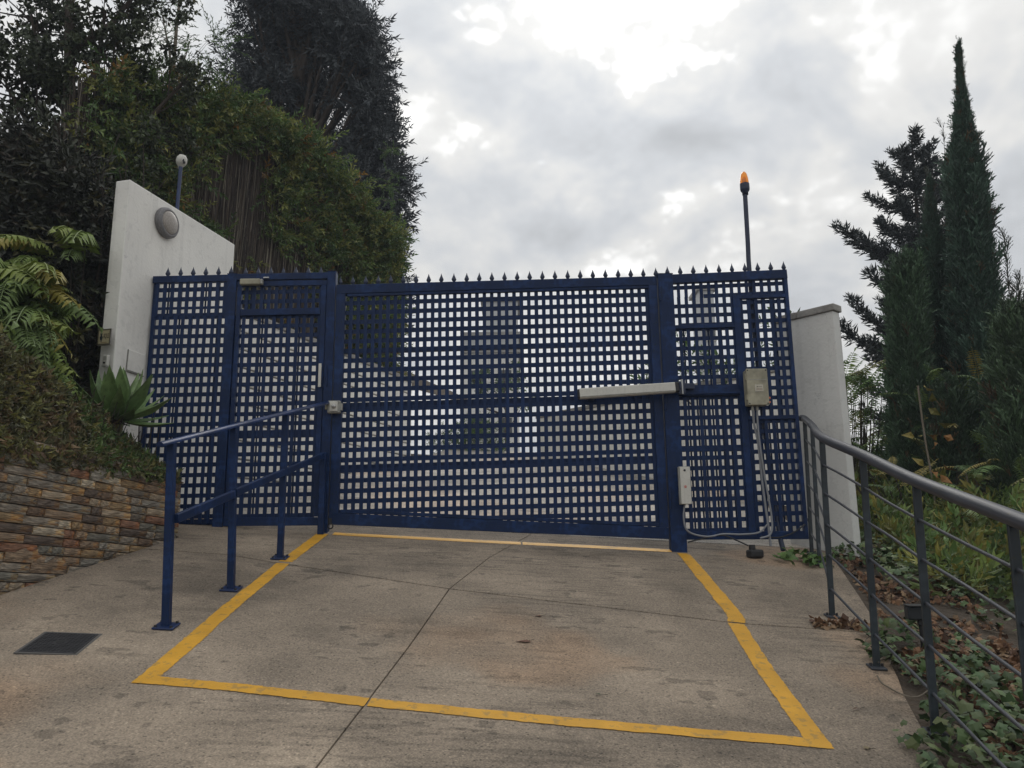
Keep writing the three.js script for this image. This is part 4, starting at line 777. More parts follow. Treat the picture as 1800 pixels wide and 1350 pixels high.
{ // low scrub spilling over the stone wall
  const r = rng(151), t = thing('scrub_bush', 'low brownish green scrub spilling over the stone wall', 'bush'), it = [], wd = [];
  const sAt = (s, out) => V(-2.785 - 0.2138 * s + 0.9769 * out, 0, 0.433 + 0.9769 * s + 0.2138 * out);
  for (let i = 0; i < 9500; i++) {
    const s = lerp(-0.05, 2.3, r()), out = -lerp(-0.02, 0.62, Math.pow(r(), 0.8)), p = sAt(s, out), crest = pl([[0, 2.18], [0.3, 2.32], [0.7, 2.5], [1.1, 2.66], [1.6, 2.82], [2.3, 2.86]], s) + 0.10 * (fbm(s * 5, out * 5 + 40, 1 << 16, 7, 3) - 0.5) * 2;
    const y = lerp(2.03 - 0.06 * r(), crest, Math.pow(r(), 0.75) * smooth(0.08, -0.34, out) + 0.12 * r());
    p.y = y; it.push([p, dirQ(ball(r).add(V(0.5, 0.35, 0.3)), r), 0.75 + 0.8 * r(), tint(r, s < 0.9 && r() < 0.45 ? GREEN[Math.floor(r() * 2)] : OLIVE[Math.floor(r() * 4)], 0.35, 0.2)]);
  }
  for (let i = 0; i < 120; i++) { const s = lerp(0, 2.3, r()), a = sAt(s, -0.2 - 0.3 * r()).setY(2.1), b = a.clone().add(V(0.15 * r(), 0.25 + 0.35 * r(), (r() - 0.5) * 0.3)); limb(wd, [a, b], 0.006, 0.002); }
  woodMesh(t, 'stems', wd, M.bark); scatter(t, 'leaves', TUFT[2], M.leafThin, it, 'stuff');
}
{ // agave rosette
  const t = thing('agave', 'green agave rosette of broad pointed leaves at the foot of the wing wall', 'agave', [-3.20, 2.47, 0.66], 0.4), r = rng(161);
  const mats = [[.185, .30, .10], [.16, .265, .095], [.21, .32, .12], [.24, .30, .09]].map((c) => std(c, 0.5, { side: THREE.DoubleSide, map: rep(grainMap, 2, 1) }));
  const leaf = (L, W, seed) => {          // thick lance-shaped leaf with a channel
    const pos = [], idx = [], uv = [], n = 14, m = 6, bend = 0.10 + 0.14 * hash(seed, 1, 1);
    for (let i = 0; i <= n; i++) { const f = i / n, w = W * (0.42 + 0.58 * Math.sin(Math.PI * Math.pow(f, 0.8) * 0.97 + 0.02)) * (f > 0.6 ? Math.pow((1 - f) / 0.4, 0.62) : 1) * 0.5, y = L * f, z0 = -bend * L * f * f; for (const side of [1, -1]) for (let j = 0; j <= m; j++) { const u = j / m * 2 - 1, th = 0.018 * (1 - f) * (1 - u * u) + 0.002; pos.push(u * w, y, z0 + u * u * w * 0.42 + side * th * 0.5); uv.push(u * w * 4, y * 4); } }
    const row = 2 * (m + 1); for (let i = 0; i < n; i++) for (const s of [0, 1]) for (let j = 0; j < m; j++) { const a = i * row + s * (m + 1) + j; if (s) idx.push(a, a + 1, a + row, a + 1, a + row + 1, a + row); else idx.push(a, a + row, a + 1, a + 1, a + row, a + row + 1); }
    const g = new THREE.BufferGeometry(); g.setAttribute('position', new THREE.Float32BufferAttribute(pos, 3)); g.setAttribute('uv', new THREE.Float32BufferAttribute(uv, 2)); g.setIndex(idx); g.computeVertexNormals(); return g;
  };
  const G = [leaf(0.42, 0.105, 1), leaf(0.39, 0.112, 2), leaf(0.36, 0.10, 3)];
  for (let i = 0; i < 34; i++) { const a = i * 2.39996, e = 0.12 + 1.75 * Math.pow(i / 34, 0.85), m = part(t, 'leaf', G[i % 3], mats[Math.floor(r() * (i > 29 ? 4 : 3))], [Math.sin(a) * 0.03, 0.05 - 0.03 * (i / 34), Math.cos(a) * 0.03]); m.rotation.order = 'YXZ'; m.rotation.set(e, a, (r() - 0.5) * 0.3); m.scale.setScalar(0.98 + 0.22 * r() - (i < 5 ? 0.2 : 0)); }
  part(t, 'stem', new THREE.CylinderGeometry(0.05, 0.07, 0.4, 12), M.bark, [0, -0.15, 0]);
}
{ // palm frond tip that reaches into the corner of the picture
  const t = thing('palm_frond', 'yellowed palm frond tip hanging in at the top left corner', 'palm frond', [-3.35, 5.15, 3.0]);
  const r = rng(171), mats = [std([.20, .17, .045], 0.6, { side: THREE.DoubleSide }), std([.13, .13, .04], 0.6, { side: THREE.DoubleSide })];
  const c = new THREE.CatmullRomCurve3([V(0, 0, 0), V(0.25, -0.22, 0), V(0.44, -0.52, 0)]);
  part(t, 'rachis', new THREE.TubeGeometry(c, 16, 0.006, 6), mats[0]);
  for (let i = 0; i < 26; i++) for (const s of [-1, 1]) { const f = 0.1 + 0.9 * i / 26, p = c.getPoint(f), d = c.getTangent(f), b = leafGeo(0.27 * (1.1 - 0.5 * f), 0.013, 0.3, 0.1); part(t, 'leaflet', b, mats[i % 2], [p.x, p.y, p.z]).quaternion.copy(dirQ(d.clone().add(V(0, -0.1, s * 0.35 + (r() - 0.5) * 0.2)), r)); b.computeVertexNormals(); }
}
// brushwood screen on the crest of the bank, with creeper over it
const SA = [-4.75, -0.9], SB = [-2.32, -6.1];
const scrAt = (q, out = 0) => { const dx = SB[0] - SA[0], dz = SB[1] - SA[1], L = Math.hypot(dx, dz); return V(lerp(SA[0], SB[0], q) - dz / L * out, 0, lerp(SA[1], SB[1], q) + dx / L * out); };
const scrTop = (q) => pl([[0, 6.3], [0.08, 6.75], [0.25, 7.0], [0.45, 7.25], [0.62, 7.15], [0.8, 6.8], [0.92, 6.55], [1, 6.3]], q), scrLow = (q) => pl([[0, 4.0], [1, 3.9]], q);
{
  const t = thing('brushwood_screen', 'tall brown brushwood screen standing above the blue pedestrian gate', 'screen'), r = rng(181), it = [], stick = rodGeo(V(0, 0, 0), V(0, 1, 0), 0.0045, 0.002, 5);
  for (let i = 0; i < 17000; i++) { const q = r(), lo = scrLow(q), hi = scrTop(q) + 0.12 * (fbm(q * 60, 3, 1 << 16, 5, 2) - 0.5), L = 0.9 + 0.9 * r(), y = lo + Math.pow(r(), 0.85) * Math.max(0.1, hi - lo - L * 0.8), p = scrAt(q, (r() - 0.5) * 0.06).setY(y), lean = V((r() - 0.5) * 0.16, 1, (r() - 0.5) * 0.16); it.push([p, dirQ(lean, r), V(1 + r(), L, 1 + r()), tint(r, r() < 0.12 ? [0.26, 0.23, 0.18] : r() < 0.4 ? [0.10, 0.078, 0.060] : [0.060, 0.048, 0.042], 0.35)]); }
  scatter(t, 'brushwood', stick, std(0xffffff, 0.9), it, 'stuff');
  for (let i = 0; i <= 4; i++) { const p = scrAt(i / 4, -0.06); rod(t, 'support_post', M.bark, [p.x, 3.5, p.z], [p.x, scrTop(i / 4) - 0.1, p.z], 0.025); }
  for (let k = 0; k < 4; k++) { const f = 0.12 + k * 0.25, a = scrAt(0, 0.045).setY(lerp(scrLow(0), scrTop(0), f)), b = scrAt(0.5, 0.045).setY(lerp(scrLow(0.5), scrTop(0.5), f)), c = scrAt(1, 0.045).setY(lerp(scrLow(1), scrTop(1), f)); part(t, 'wire', tubeGeo([a, b, c], 0.003, 20, 5), M.iron); }
}
{
  const t = thing('climbing_vine', 'yellow green creeper climbing over the brushwood screen', 'vine'), r = rng(191), it = [], wd = [];
  let n = 0; while (n < 6000) {
    const q = r(), f = r(), lo = scrLow(q) + 0.1, hi = scrTop(q) + 0.25, y = lerp(lo, hi, f);
    const dens = (q < 0.78 && f < 0.8 ? 0.5 : 1) * smooth(0.47, 0.63, fbm(q * 9 + 2, f * 6 + 1, 1 << 16, 23, 4)) * (0.25 + 0.75 * smooth(0.25, 0.8, q)) * smooth(-0.3, 0.9, f) + 0.75 * smooth(0.80, 1.0, f) * smooth(0.15, 0.4, q) + 0.85 * smooth(0.80, 0.92, q) + 0.5 * smooth(0.35, 0.1, q) * smooth(0.5, 0.62, fbm(q * 20, f * 9, 1 << 16, 29, 3));
    if (r() > dens) continue; n++;
    const p = scrAt(q, 0.06 + 0.24 * Math.pow(r(), 1.5) * (0.4 + dens)).setY(y);
    it.push([p, dirQ(ball(r).add(V(0.45, -0.25, 0.5)), r), 0.7 + 0.75 * r(), tint(r, r() < 0.03 ? [0.22, 0.12, 0.02] : r() < 0.28 ? [0.23, 0.25, 0.055] : GREEN[Math.floor(r() * 3.2)], 0.35, 0.05)]);
  }
  for (let k = 0; k < 60; k++) { let q = 0.1 + 0.9 * r(), y = 4.0, pts = []; for (let i = 0; i < 7; i++) { pts.push(scrAt(clamp(q, 0, 1), 0.06).setY(y)); q += (r() - 0.5) * 0.05; y += 0.35 + 0.3 * r(); } limb(wd, pts, 0.006, 0.003); }
  for (let k = 0; k < 26; k++) { const q = 0.97 + 0.03 * r(), a = scrAt(q, 0.1).setY(lerp(6.0, 8.4, r())), b = a.clone().add(V(0.15 + 0.2 * r(), 0.05 - 0.2 * r(), 0.1)); limb(wd, [a, b], 0.004, 0.0015); for (let i = 0; i < 4; i++) it.push([a.clone().lerp(b, 0.3 + 0.7 * r()), dirQ(ball(r).add(V(0.3, -0.2, 0)), r), 0.5 + 0.3 * r(), tint(r, GREEN[Math.floor(r() * 2)], 0.3)]); }
  woodMesh(t, 'stems', wd, M.paleBark); scatter(t, 'leaves', TWIG[0], M.leafThin, it, 'stuff');
}
{ // dense hedge that closes the end of the screen
  const t = thing('hedge', 'dense dark green hedge closing the right end of the brushwood screen', 'hedge'), r = rng(201), it = [], wd = [];
  const blobs = [[[-2.45, 6.2, -6.5], [0.5, 0.7, 0.5]], [[-2.5, 5.1, -6.2], [0.58, 0.7, 0.5]], [[-2.9, 4.6, -5.6], [0.5, 0.5, 0.4]], [[-3.2, 5.2, -5.9], [0.6, 0.9, 0.4]]];
  for (const [c, R] of blobs) { for (let i = 0; i < 1150; i++) { const o = ball(r); o.normalize().multiplyScalar(Math.pow(r(), 0.35)); const p = V(...c).add(o.clone().multiply(V(...R))).add(ball(r).multiplyScalar(0.07)); it.push([p, dirQ(o.add(ball(r)).add(V(0, 0.1, 0)), r), 0.7 + 0.6 * r(), tint(r, [[0.022, 0.042, 0.024], [0.030, 0.055, 0.028], [0.046, 0.074, 0.030]][Math.floor(r() * 3)], 0.35)]); } limb(wd, [V(c[0], 3.7, c[2]), V(c[0], c[1] + R[1] * 0.6, c[2])], 0.03, 0.006); }
  woodMesh(t, 'stems', wd, M.bark); scatter(t, 'leaves', TUFT[1], M.leaf, it, 'stuff');
}
{ // big dark bushy evergreen behind the screen: an irregular dome of clumps with flecks of sky
  const r = rng(211), blobs = [];
  const L = [[5.5, -5.0], [7, -5.3], [9, -5.7], [10.5, -5.9], [11.6, -5.85], [12.6, -5.5], [13.6, -5.2], [14.6, -4.9]], Rr = [[5.5, -2.6], [7, -2.5], [9, -2.45], [10.5, -2.6], [11.6, -2.75], [12.6, -3.2], [13.6, -3.6], [14.6, -4.0]];
  for (let k = 0; k < 175; k++) { const y = lerp(5.4, 14.4, Math.pow(k / 175, 0.95)), a = pl(L, y) + 0.3, b = pl(Rr, y) - 0.3, q = k % 3 === 0 ? 0 : k % 3 === 1 ? 1 : r(); blobs.push([[lerp(a, b, q * 0.94 + 0.06 * r()) + (r() - 0.5) * 0.25, y + (r() - 0.5) * 0.4, -8.3 + (r() - 0.5) * 1.8], [0.42 + 0.2 * r(), 0.30 + 0.15 * r(), 0.45], 90]); }
  broadTree('big dark bushy evergreen rising behind the brushwood screen', 'evergreen_tree', undefined, [-4.4, 3.6, -8.3], [-4.65, 14.6, -8.3], blobs, twigGeo(15, 0.34, 0.115, 0.030, 44, 0.9), [[0.040, 0.050, 0.056], [0.050, 0.060, 0.064], [0.034, 0.044, 0.048]], 212, 1.0, 0.85, 0.17);
}

// ---------------------------------------------------------------- plants on the right
cypress('medium slim cypress behind the railing, nearest the white pier', [4.55, 1.0, -2.2], 3.95, [[0, 0.12], [0.15, 0.17], [0.45, 0.185], [0.7, 0.165], [0.88, 0.14], [0.96, 0.05], [1, 0.01]], 5200, [0.0619, 0.1128, 0.0582], 301, 'cypresses behind the railing', [0.32, 0]);
cypress('tallest cypress with a thin pointed tip, behind the railing', [5.4, 0.9, -2.2], 6.9, [[0, 0.20], [0.12, 0.28], [0.35, 0.24], [0.55, 0.19], [0.68, 0.165], [0.83, 0.07], [0.9, 0.04], [1, 0.005]], 9500, [0.0546, 0.1019, 0.0692], 302, 'cypresses behind the railing', [0.46, 0]);
cypress('broad cypress cut by the right edge of the picture', [5.22, 0.6, -1.0], 3.2, [[0, 0.25], [0.2, 0.38], [0.6, 0.36], [0.85, 0.22], [1, 0.05]], 5200, [0.0655, 0.1092, 0.0546], 303, 'cypresses behind the railing', [0.12, 0]);
cypress('short young cypress between the two taller cypresses', [4.82, 0.9, -1.8], 2.35, [[0, 0.14], [0.3, 0.22], [0.7, 0.2], [0.92, 0.09], [1, 0.02]], 2400, [0.0546, 0.0946, 0.051], 304, 'cypresses behind the railing', [0.12, 0]);
cypress('slim cypress close against the left side of the tallest one', [5.12, 0.9, -2.6], 5.2, [[0, 0.10], [0.3, 0.14], [0.65, 0.13], [0.85, 0.08], [1, 0.01]], 5200, [0.0546, 0.1001, 0.0655], 305, 'cypresses behind the railing', [0.38, 0]);
{ // spiky conifer with knobbly limbs
  const r = rng(311), L = [];
  for (let i = 0; i < 88; i++) { const f = lerp(0.10, 0.985, i / 88), a = i * 2.39996 + 0.4; L.push([f, a, pl([[0.1, 1.05], [0.4, 1.1], [0.62, 0.95], [0.8, 0.78], [1, 0.4]], f) * (0.6 + 0.5 * r())]); }
  L.push([0.70, 3.25, 1.35], [0.67, 2.95, 1.2], [0.50, 3.0, 1.35], [0.46, 3.3, 1.5], [0.90, 0.3, 0.75], [0.84, 0.1, 0.9], [0.40, 2.8, 1.2]);
  conifer('spiky conifer with knobbly upturned limbs beyond the pier', 'spiky_conifer', [6.95, 1.2, -6.0], 7.25, L, { color: [0.030, 0.040, 0.040], spray: tuftGeo(18, 0.12, 0.026, 0.07, 33, 0.5), size: 1.0, droop: 0.34, gap: 0.06, from: 0.14, rise: 0.25, tr: 0.09, lift: 0.15, rollFlat: false, side: 0.3, lean: [0.30, 0] }, 312);
}
function sprigTree(label, base, pts, seed, n) {   // thin leader with sparse upright sprays
  const r = rng(seed), t = thing('thin_conifer', label, 'tree', base), wd = [], it = [];
  for (const line of pts) { const c = new THREE.CatmullRomCurve3(line.map((p) => V(...p).sub(V(...base)))); limb(wd, c.getPoints(8), 0.012, 0.003); for (let i = 0; i < n; i++) { const f = 0.25 + 0.75 * i / n, p = c.getPoint(f); it.push([p, dirQ(V((r() - 0.5) * 1.1, 1, (r() - 0.5) * 1.1), r), (1.25 - 0.5 * f) * (0.8 + 0.5 * r()), tint(r, [0.035, 0.042, 0.026], 0.3)]); } }
  woodMesh(t, 'trunk', wd, M.bark); scatter(t, 'crown', sprayGeo(0.26, 7, seed, 0.45, 0.012, 0.7), M.leaf, it, 'stuff'); return t;
}
sprigTree('thin sparse conifer leader left of the tallest cypress', [7.0, 1.4, -5.0], [[[7.0, 1.4, -5], [7.05, 5, -5], [7.24, 8.2, -5]], [[7.0, 5.5, -5], [6.85, 6.5, -5], [6.88, 7.3, -5]]], 321, 34);
sprigTree('thin sparse conifer sprigs right of the tallest cypress', [5.85, 1.0, -2.0], [[[5.85, 1, -2], [5.9, 3.6, -2], [5.97, 5.1, -2]], [[5.9, 3.2, -2.1], [6.02, 3.9, -2.1], [6.14, 4.5, -2.1]], [[5.95, 3.0, -1.9], [6.1, 3.6, -1.9], [6.1, 4.0, -1.9]]], 322, 26);
const FRONDR = [frondGeo(0.55, 13, 0.11, 0.026, 0.35, 11, 0.35), frondGeo(0.48, 12, 0.10, 0.026, 0.55, 12, 0.4), frondGeo(0.5, 13, 0.10, 0.024, 0.2, 13, 0.3)];
const frondMatsR = [[.060, .105, .026], [.048, .085, .022], [.085, .125, .028], [.16, .13, .03], [.10, .10, .03]].map((c) => new THREE.MeshPhysicalMaterial({ color: new THREE.Color().setRGB(...c.map((v) => v * 2.1)), roughness: 0.62, transmission: 0.3, thickness: 0, side: THREE.DoubleSide }));
{
  const r = rng(331), A = [], B = [], C = [];
  for (let i = 0; i < 130; i++) { const x = lerp(3.95, 4.6, r()), y = lerp(1.5, 3.40, Math.pow(r(), 0.9)); A.push([x, y, -2.75 + (r() - 0.5) * 0.7, (r() - 0.5) * 5, 0.1 + r() * 0.9, 0.7 + 0.45 * r()]); }
  A.push([4.18, 3.32, -2.7, 0.2, 0.05, 0.95], [4.22, 3.25, -2.65, 0.9, 0.35, 0.9], [4.45, 3.2, -2.7, -0.5, 0.3, 0.85]);
  frondShrub('light green pinnate shrub between the white pier and the cypress', 'pinnate_shrub', [4.15, 1.1, -2.75], A, [0, 0, 1, 2, 1, 4], 332, FRONDR, frondMatsR);
  for (let i = 0; i < 60; i++) { const x = lerp(4.65, 5.35, r()), y = lerp(1.3, 3.2, r()); B.push([x, y, -1.9 + (r() - 0.5) * 0.6, (r() - 0.5) * 5, 0.2 + r() * 1.0, 0.55 + 0.4 * r()]); }
  frondShrub('light green pinnate shrub growing between two cypresses', 'pinnate_shrub', [5.0, 0.9, -1.9], B, [0, 1, 2, 3, 4], 333, FRONDR, frondMatsR);
  for (let i = 0; i < 70; i++) { const x = lerp(3.5, 5.2, r()), y = lerp(1.25, 2.2, r()); C.push([x, y, -1.5 + (r() - 0.5) * 0.7, (r() - 0.5) * 6, 0.5 + r() * 1.0, 0.5 + 0.4 * r()]); }
  const D = []; for (let i = 0; i < 70; i++) { const x = lerp(4.2, 6.3, r()), y = lerp(1.0, 2.25, Math.pow(r(), 1.2)); D.push([x, y, -0.75 + (r() - 0.5) * 0.9, (r() - 0.5) * 6, 0.3 + r() * 1.0, 0.6 + 0.5 * r()]); }
  frondShrub('tall yellow green pinnate thicket behind the near end of the railing', 'pinnate_shrub', [5.2, 0.7, -0.75], D, [0, 2, 2, 3, 4, 1], 335, FRONDR, frondMatsR);
  frondShrub('low yellowing pinnate undergrowth at the feet of the cypresses', 'pinnate_shrub', [4.4, 1.0, -1.5], C, [1, 3, 3, 4, 4, 1], 334, FRONDR, frondMatsR);
}
{ // tall bare stem with yellow leaves
  const t = thing('yellow_leaved_plant', 'tall thin stem with broad yellowing leaves behind the railing', 'plant', [4.35, 1.05, -1.3]), r = rng(341);
  part(t, 'stem', tubeGeo([[0, 0, 0], [0.02, 0.8, 0.02], [0.0, 1.5, 0], [-0.02, 2.0, 0.02]], 0.010, 20, 6), M.paleBark); part(t, 'stem', tubeGeo([[0.28, 0.1, 0.2], [0.3, 0.6, 0.2], [0.27, 1.1, 0.2]], 0.007, 14, 6), M.paleBark);
  const mats = [[.20, .16, .03], [.10, .12, .025], [.14, .13, .03], [.22, .10, .02]].map((c) => std(c, 0.6, { side: THREE.DoubleSide }));
  for (let i = 0; i < 34; i++) { const lowp = i < 20, b = leafGeo(lowp ? 0.20 : 0.14, lowp ? 0.14 : 0.08, 0.2, 0.3); b.computeVertexNormals(); const y = lowp ? 0.4 + 0.75 * r() : 1.0 + r(); part(t, 'leaf', b, mats[Math.floor(r() * 4)], [(lowp ? 0.22 : 0) + (r() - 0.5) * 0.34, y, 0.1 + (r() - 0.5) * 0.3]).quaternion.copy(dirQ(ball(r).add(V(0, -0.5, 0.5)), r)); }
}
// tangle of undergrowth that fills the slope between the trunks
{
  const t = thing('undergrowth', 'green and yellow undergrowth filling the slope behind the railing', 'undergrowth'), r = rng(351), it = []; t.userData.kind = 'stuff';
  for (let i = 0; i < 5600; i++) { const z = lerp(-4.5, 1.2, r()), x = edgeX(clamp(z, -7, 9)) + 0.55 + Math.pow(r(), 0.8) * 4.2, y = bedY(x, z) + Math.pow(r(), 1.6) * (0.16 + 0.45 * smooth(0.5, 2.2, x - edgeX(z))); if (z > -0.6 && x < 3.2) continue; it.push([V(x, y, z), dirQ(ball(r).add(V(0, 0.6, 0.3)), r), 0.6 + 0.7 * r(), tint(r, r() < 0.16 ? [0.24, 0.215, 0.04] : GREEN[1 + Math.floor(r() * 3)], 0.4, 0.05)]); }
  scatter(t, 'leaves', TWIG[2], M.leafThin, it, 'stuff');
}
// ivy along the edge of the concrete: lobed leaves, the near ones one by one
function ivyGeo(seed) {
  const r = rng(seed), o = [[0, -0.02], [0.34, -0.14], [0.42, 0.12], [0.58, 0.34], [0.34, 0.50], [0.0, 0.92], [-0.34, 0.50], [-0.58, 0.34], [-0.42, 0.12], [-0.34, -0.14]], p = [0, 0.2, 0.05], idx = [];
  o.forEach(([x, y]) => p.push(x * (0.9 + 0.2 * r()), y * (0.9 + 0.2 * r()), -0.25 * (x * x + (y - 0.2) * (y - 0.2)) + (r() - 0.5) * 0.08)); for (let i = 0; i < 10; i++) idx.push(0, 1 + i, 1 + (i + 1) % 10);
  const g = new THREE.BufferGeometry(); g.setAttribute('position', new THREE.Float32BufferAttribute(p, 3)); g.setIndex(idx); const q = g.toNonIndexed(); q.computeVertexNormals(); return q;
}
const IVY = [ivyGeo(1), ivyGeo(2), ivyGeo(3)];
function layQ(r, t) { return new THREE.Quaternion().setFromEuler(new THREE.Euler(-Math.PI / 2 + (r() - 0.5) * t + 0.35, 0, 0)).premultiply(new THREE.Quaternion().setFromAxisAngle(Y, r() * 6.283)).premultiply(new THREE.Quaternion().setFromEuler(new THREE.Euler((r() - 0.35) * t, 0, (r() - 0.5) * t))); }
{
  const t = thing('ivy', 'green ivy creeping along the concrete edge under the railing', 'ivy'), r = rng(361), mats = [[.045, .075, .026], [.032, .056, .022], [.065, .095, .03], [.085, .105, .032], [.10, .075, .03]].map((c) => std(c.map((v) => v * 0.95), 0.6, { side: THREE.DoubleSide }));
  const rest = []; let near = 0;
  const spot = () => { for (;;) { const z = lerp(-0.5, 4.3, Math.pow(r(), 0.85)), o = (r() * 1.5 - 0.14 * smooth(0.8, 2.6, z)) * (r() < 0.5 ? 0.6 : 1), x = edgeX(z) + o, d = fbm(x * 2.6 + 20, z * 2.6 + 20, 1 << 16, 41, 3); if (d > 0.452 + 0.03 * r() && !(z > 0.3 && z < 1.9 && o < 0.22) && Math.hypot(x - 1.90, z - 2.50) > 0.13) return [x, z, o]; } };
  for (let i = 0; i < 2300; i++) {
    const [x, z, o] = spot(), g = o < 0 ? H(x, z) : bedY(x, z), y = g + 0.025 + 0.13 * r() * smooth(-0.1, 0.25, o) + 0.03 * r(), s = 0.026 + 0.05 * r() * (0.4 + 0.6 * r());
    if (near < 280 && z > 1.7) { near++; const m = part(t, 'ivy_leaf', IVY[i % 3], mats[Math.floor(r() * 4.4)], [x, y, z]); m.quaternion.copy(layQ(r, 1.3)); m.scale.setScalar(s); }
    else rest.push([V(x, y, z), layQ(r, 1.4), s, tint(r, [[0.045, 0.085, 0.028], [0.062, 0.105, 0.032], [0.09, 0.12, 0.04]][Math.floor(r() * 3)], 0.35)]);
  }
  for (let i = 0; i < 70; i++) { const a = r() * 6.283, q = Math.sqrt(r()) * 0.22, x = 2.42 + Math.cos(a) * q, z = 0.22 + Math.sin(a) * q * 0.8; rest.push([V(x, H(x, z) + 0.02 + 0.06 * r(), z), layQ(r, 1.2), 0.05 + 0.03 * r(), tint(r, GREEN[Math.floor(r() * 2)], 0.3)]); }
  scatter(t, 'leaves', IVY[0], M.leaf, rest, 'stuff');
  const st = []; for (let k = 0; k < 34; k++) { let [x, z] = spot(); const pts = []; for (let i = 0; i < 5; i++) { pts.push(V(x, (x < edgeX(z) ? H(x, z) : bedY(x, z)) + 0.02 + 0.02 * r(), z)); x += (r() - 0.5) * 0.16; z += (r() - 0.3) * 0.16; } st.push(tubeGeo(pts, 0.003, 12, 5)); }
  st.push(tubeGeo([V(2.10, H(2.1, 2.75) + 0.05, 2.75), V(1.93, H(1.93, 2.85) + 0.012, 2.85), V(1.85, H(1.85, 2.72) + 0.012, 2.72), V(1.87, H(1.87, 2.6) + 0.012, 2.6)], 0.004, 16, 5)); part(t, 'runners', mergeGeometries(st), M.paleBark);
}
{ // dead leaves caught under the railing
  const t = thing('leaf_litter', 'drift of brown dead leaves under the railing by the pier', 'dead leaves'), r = rng(371), it = []; t.userData.kind = 'stuff';
  for (let i = 0; i < 4200; i++) {
    let x, z; if (i < 1700) { z = lerp(-0.3, 2.6, r()); x = edgeX(z) + 0.05 + Math.pow(r(), 1.2) * 0.75; if (fbm(x * 3 + 9, z * 3 + 9, 1 << 16, 51, 3) < 0.42) continue; } else if (i < 1800) { x = lerp(1.85, 2.2, r()); z = jointZ(x) - 0.02 - Math.abs(r() - 0.5) * 0.08 - (r() < 0.2 ? 0.12 * r() : 0); } else { z = lerp(2, 4.3, r()); x = edgeX(z) + 0.25 + r() * 0.9; if (fbm(x * 3 + 9, z * 3 + 9, 1 << 16, 51, 3) < 0.40) continue; }
    const y = (x < edgeX(z) ? H(x, z) : bedY(x, z)) + 0.012 + 0.035 * r() * r();
    it.push([V(x, y, z), layQ(r, 1.9), V(0.7 + 0.6 * r(), 0.7 + 0.6 * r(), 1 + 2.2 * r()).multiplyScalar(0.024 + 0.035 * r()), tint(r, [[0.13, 0.065, 0.032], [0.19, 0.10, 0.05], [0.09, 0.048, 0.030], [0.23, 0.15, 0.085]][Math.floor(r() * 4)], 0.3)]);
  }
  scatter(t, 'dead_leaves', IVY[1], std(0xffffff, 0.8, { side: THREE.DoubleSide }), it, 'stuff');
}
{ // single leaves and a twig lying on the concrete
  const lay = (name, label, cat, geo, c, x, z, s, yaw, tilt = 0.25) => { const t = thing(name, label, cat, [x, H(x, z) + 0.008, z], yaw), m = part(t, 'blade', geo, std(c, 0.75, { side: THREE.DoubleSide }), [0, 0, 0], [-Math.PI / 2 + tilt, 0, 0]); m.scale.set(...s); part(t, 'stalk', rodGeo(V(0, 0, 0), V(0.004, 0.004, 0.03), 0.0015), M.paleBark); return t; };
  lay('fallen_leaf', 'long curled brown leaf near the middle of the yellow box', 'leaf', IVY[0], [0.14, 0.07, 0.045], 0.078, 2.36, [0.05, 0.085, 0.08], 1.75, 0.1);
  lay('fallen_leaf', 'small green leaf above the front yellow line', 'leaf', leafGeo(1, 0.5), [0.06, 0.085, 0.045], 0.40, 3.01, [0.035, 0.036, 0.03], 1.2, 0.15);
  lay('fallen_leaf', 'pale tan leaf outside the right corner of the yellow box', 'leaf', IVY[2], [0.20, 0.16, 0.09], 1.46, 3.38, [0.03, 0.03, 0.03], 0.5);
  lay('fallen_leaf', 'dark brown leaf between the yellow box and the ivy', 'leaf', leafGeo(1, 0.35), [0.10, 0.05, 0.03], 1.60, 3.0, [0.05, 0.05, 0.04], 1.9, 0.1);
  lay('fallen_leaf', 'reddish scrap of leaf just below the cross joint', 'leaf', IVY[1], [0.13, 0.055, 0.035], 0.16, 1.93, [0.03, 0.045, 0.03], 1.6, 0.08);
  lay('fallen_leaf', 'tan leaf at the foot of the stone wall', 'leaf', IVY[2], [0.24, 0.17, 0.10], -2.42, 1.22, [0.03, 0.03, 0.03], 0.8);
}
{ // low garden spotlight among the ivy
  const x = 2.33, z = 2.15, y = bedY(x, z), t = thing('garden_spotlight', 'small dark garden spotlight on a stake among the ivy', 'spotlight', [x, y, z], -0.2);
  part(t, 'stake', rodGeo(V(0.02, -0.02, 0), V(0.02, 0.20, 0), 0.012), M.black); part(t, 'head', rbox(0.105, 0.075, 0.085, 0.01), M.darkPost, [0, 0.225, 0]); part(t, 'visor', rbox(0.112, 0.008, 0.11, 0.003), M.black, [0, 0.267, 0.012]); part(t, 'lamp_glass', rbox(0.088, 0.058, 0.006, 0.002), M.window, [0, 0.223, 0.044]); part(t, 'bracket', rbox(0.03, 0.05, 0.03, 0.004), M.black, [0.02, 0.18, 0]);
}

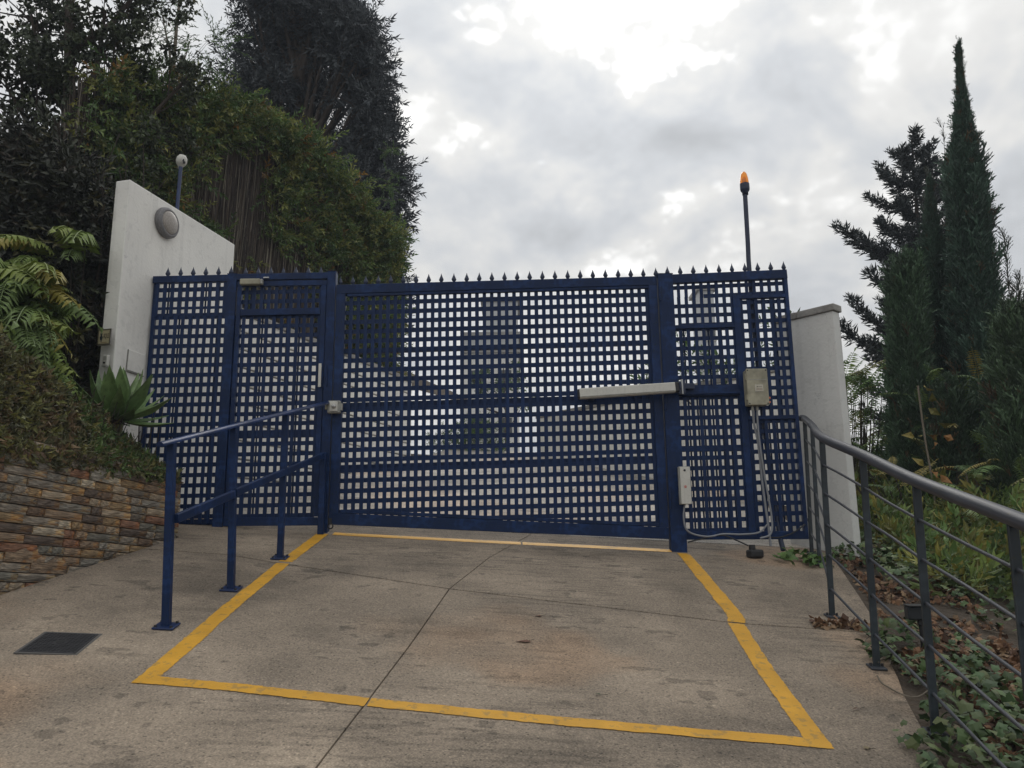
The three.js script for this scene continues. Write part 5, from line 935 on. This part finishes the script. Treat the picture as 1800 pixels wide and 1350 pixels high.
// ---------------------------------------------------------------- what shows through the lattice
function farBlock(label, base, boxes, wins) {
  const t = thing('apartment_tower', label, 'building', base);
  boxes.forEach(([x, y, z, w, h, d, m], i) => part(t, i ? 'wall' : 'wall', rbox(w, h, d, 0.02, 1), m, [x, y + h / 2, z]));
  boxes.forEach(([x, y, z, w, h, d]) => block(t, 'roof_parapet', M.coping, [x, y + h + 0.12, z], [w + 0.3, 0.24, d + 0.3]));
  for (const [x, y, z] of wins) { const w = new THREE.Group(); w.name = 'window'; t.add(w); block(w, 'frame', M.whitePaint, [x, y, z], [0.9, 1.1, 0.06]); block(w, 'pane', M.window, [x, y, z + 0.035], [0.74, 0.94, 0.02]); }
}
farBlock('distant grey block with a stepped top seen through the vehicle gate', [-1.2, 2, -40], [[0, 0, 0, 3.2, 9.9, 6, M.facade], [0, 9.9, 0.02, 3.24, 1.0, 6, M.facadeGrey], [0.55, 11.15, 0, 2.1, 2.2, 4, M.facadeGrey]], [[-0.8, 8.4, 3.02], [0.8, 8.4, 3.02], [-0.8, 5.6, 3.02], [0.8, 5.6, 3.02]]);
farBlock('distant grey chimney block seen through the panel right of the hinge post', [12.1, 2, -40], [[0, 0, 0, 0.9, 14.2, 2, M.facadeGrey]], [[0, 11.5, 1.02]]);
broadTree('distant round tree seen through the middle of the vehicle gate', 'round_tree', 'trees beyond the gate', [-0.3, 2.6, -23], [-0.3, 8.2, -23], [[[-0.9, 7.7, -23], [0.7, 0.4, 0.6], 60], [[0.2, 7.6, -23], [0.7, 0.45, 0.6], 70], [[-0.4, 7.0, -23], [1.0, 0.45, 0.7], 80], [[0.5, 6.6, -23], [0.5, 0.4, 0.6], 40]], TUFT[0], [GREEN[0], DARK[2], DARK[1]], 401, 2.0, 0.5, 0.06);
broadTree('leafy tree above the boundary wall right of the hinge post', 'leafy_tree', 'trees beyond the gate', [3.15, 1.6, -3.7], [3.1, 4.1, -3.7], [[[2.5, 3.8, -3.7], [0.35, 0.35, 0.3], 60], [[3.1, 3.75, -3.6], [0.45, 0.35, 0.3], 90], [[3.7, 3.95, -3.4], [0.45, 0.4, 0.3], 110], [[4.1, 3.6, -3.4], [0.3, 0.4, 0.3], 70], [[2.1, 3.65, -3.9], [0.25, 0.25, 0.2], 30]], TWIG[2], [GREEN[0], GREEN[1], DARK[3]], 402, 0.9, 0.5, 0.05);
broadTree('rounded bush at the bend of the road beyond the vehicle gate', 'round_bush', 'bushes beyond the gate', [-0.85, 2.75, -6.9], [-0.8, 3.5, -6.9], [[[-1.2, 3.12, -6.9], [0.3, 0.24, 0.25], 240], [[-0.75, 3.25, -6.9], [0.38, 0.30, 0.25], 360], [[-0.32, 3.15, -6.9], [0.2, 0.28, 0.2], 200]], TWIG[0], [GREEN[0], GREEN[1], GREEN[2]], 403, 0.6, 0.8, 0.03);
renderer.render(scene, camera);
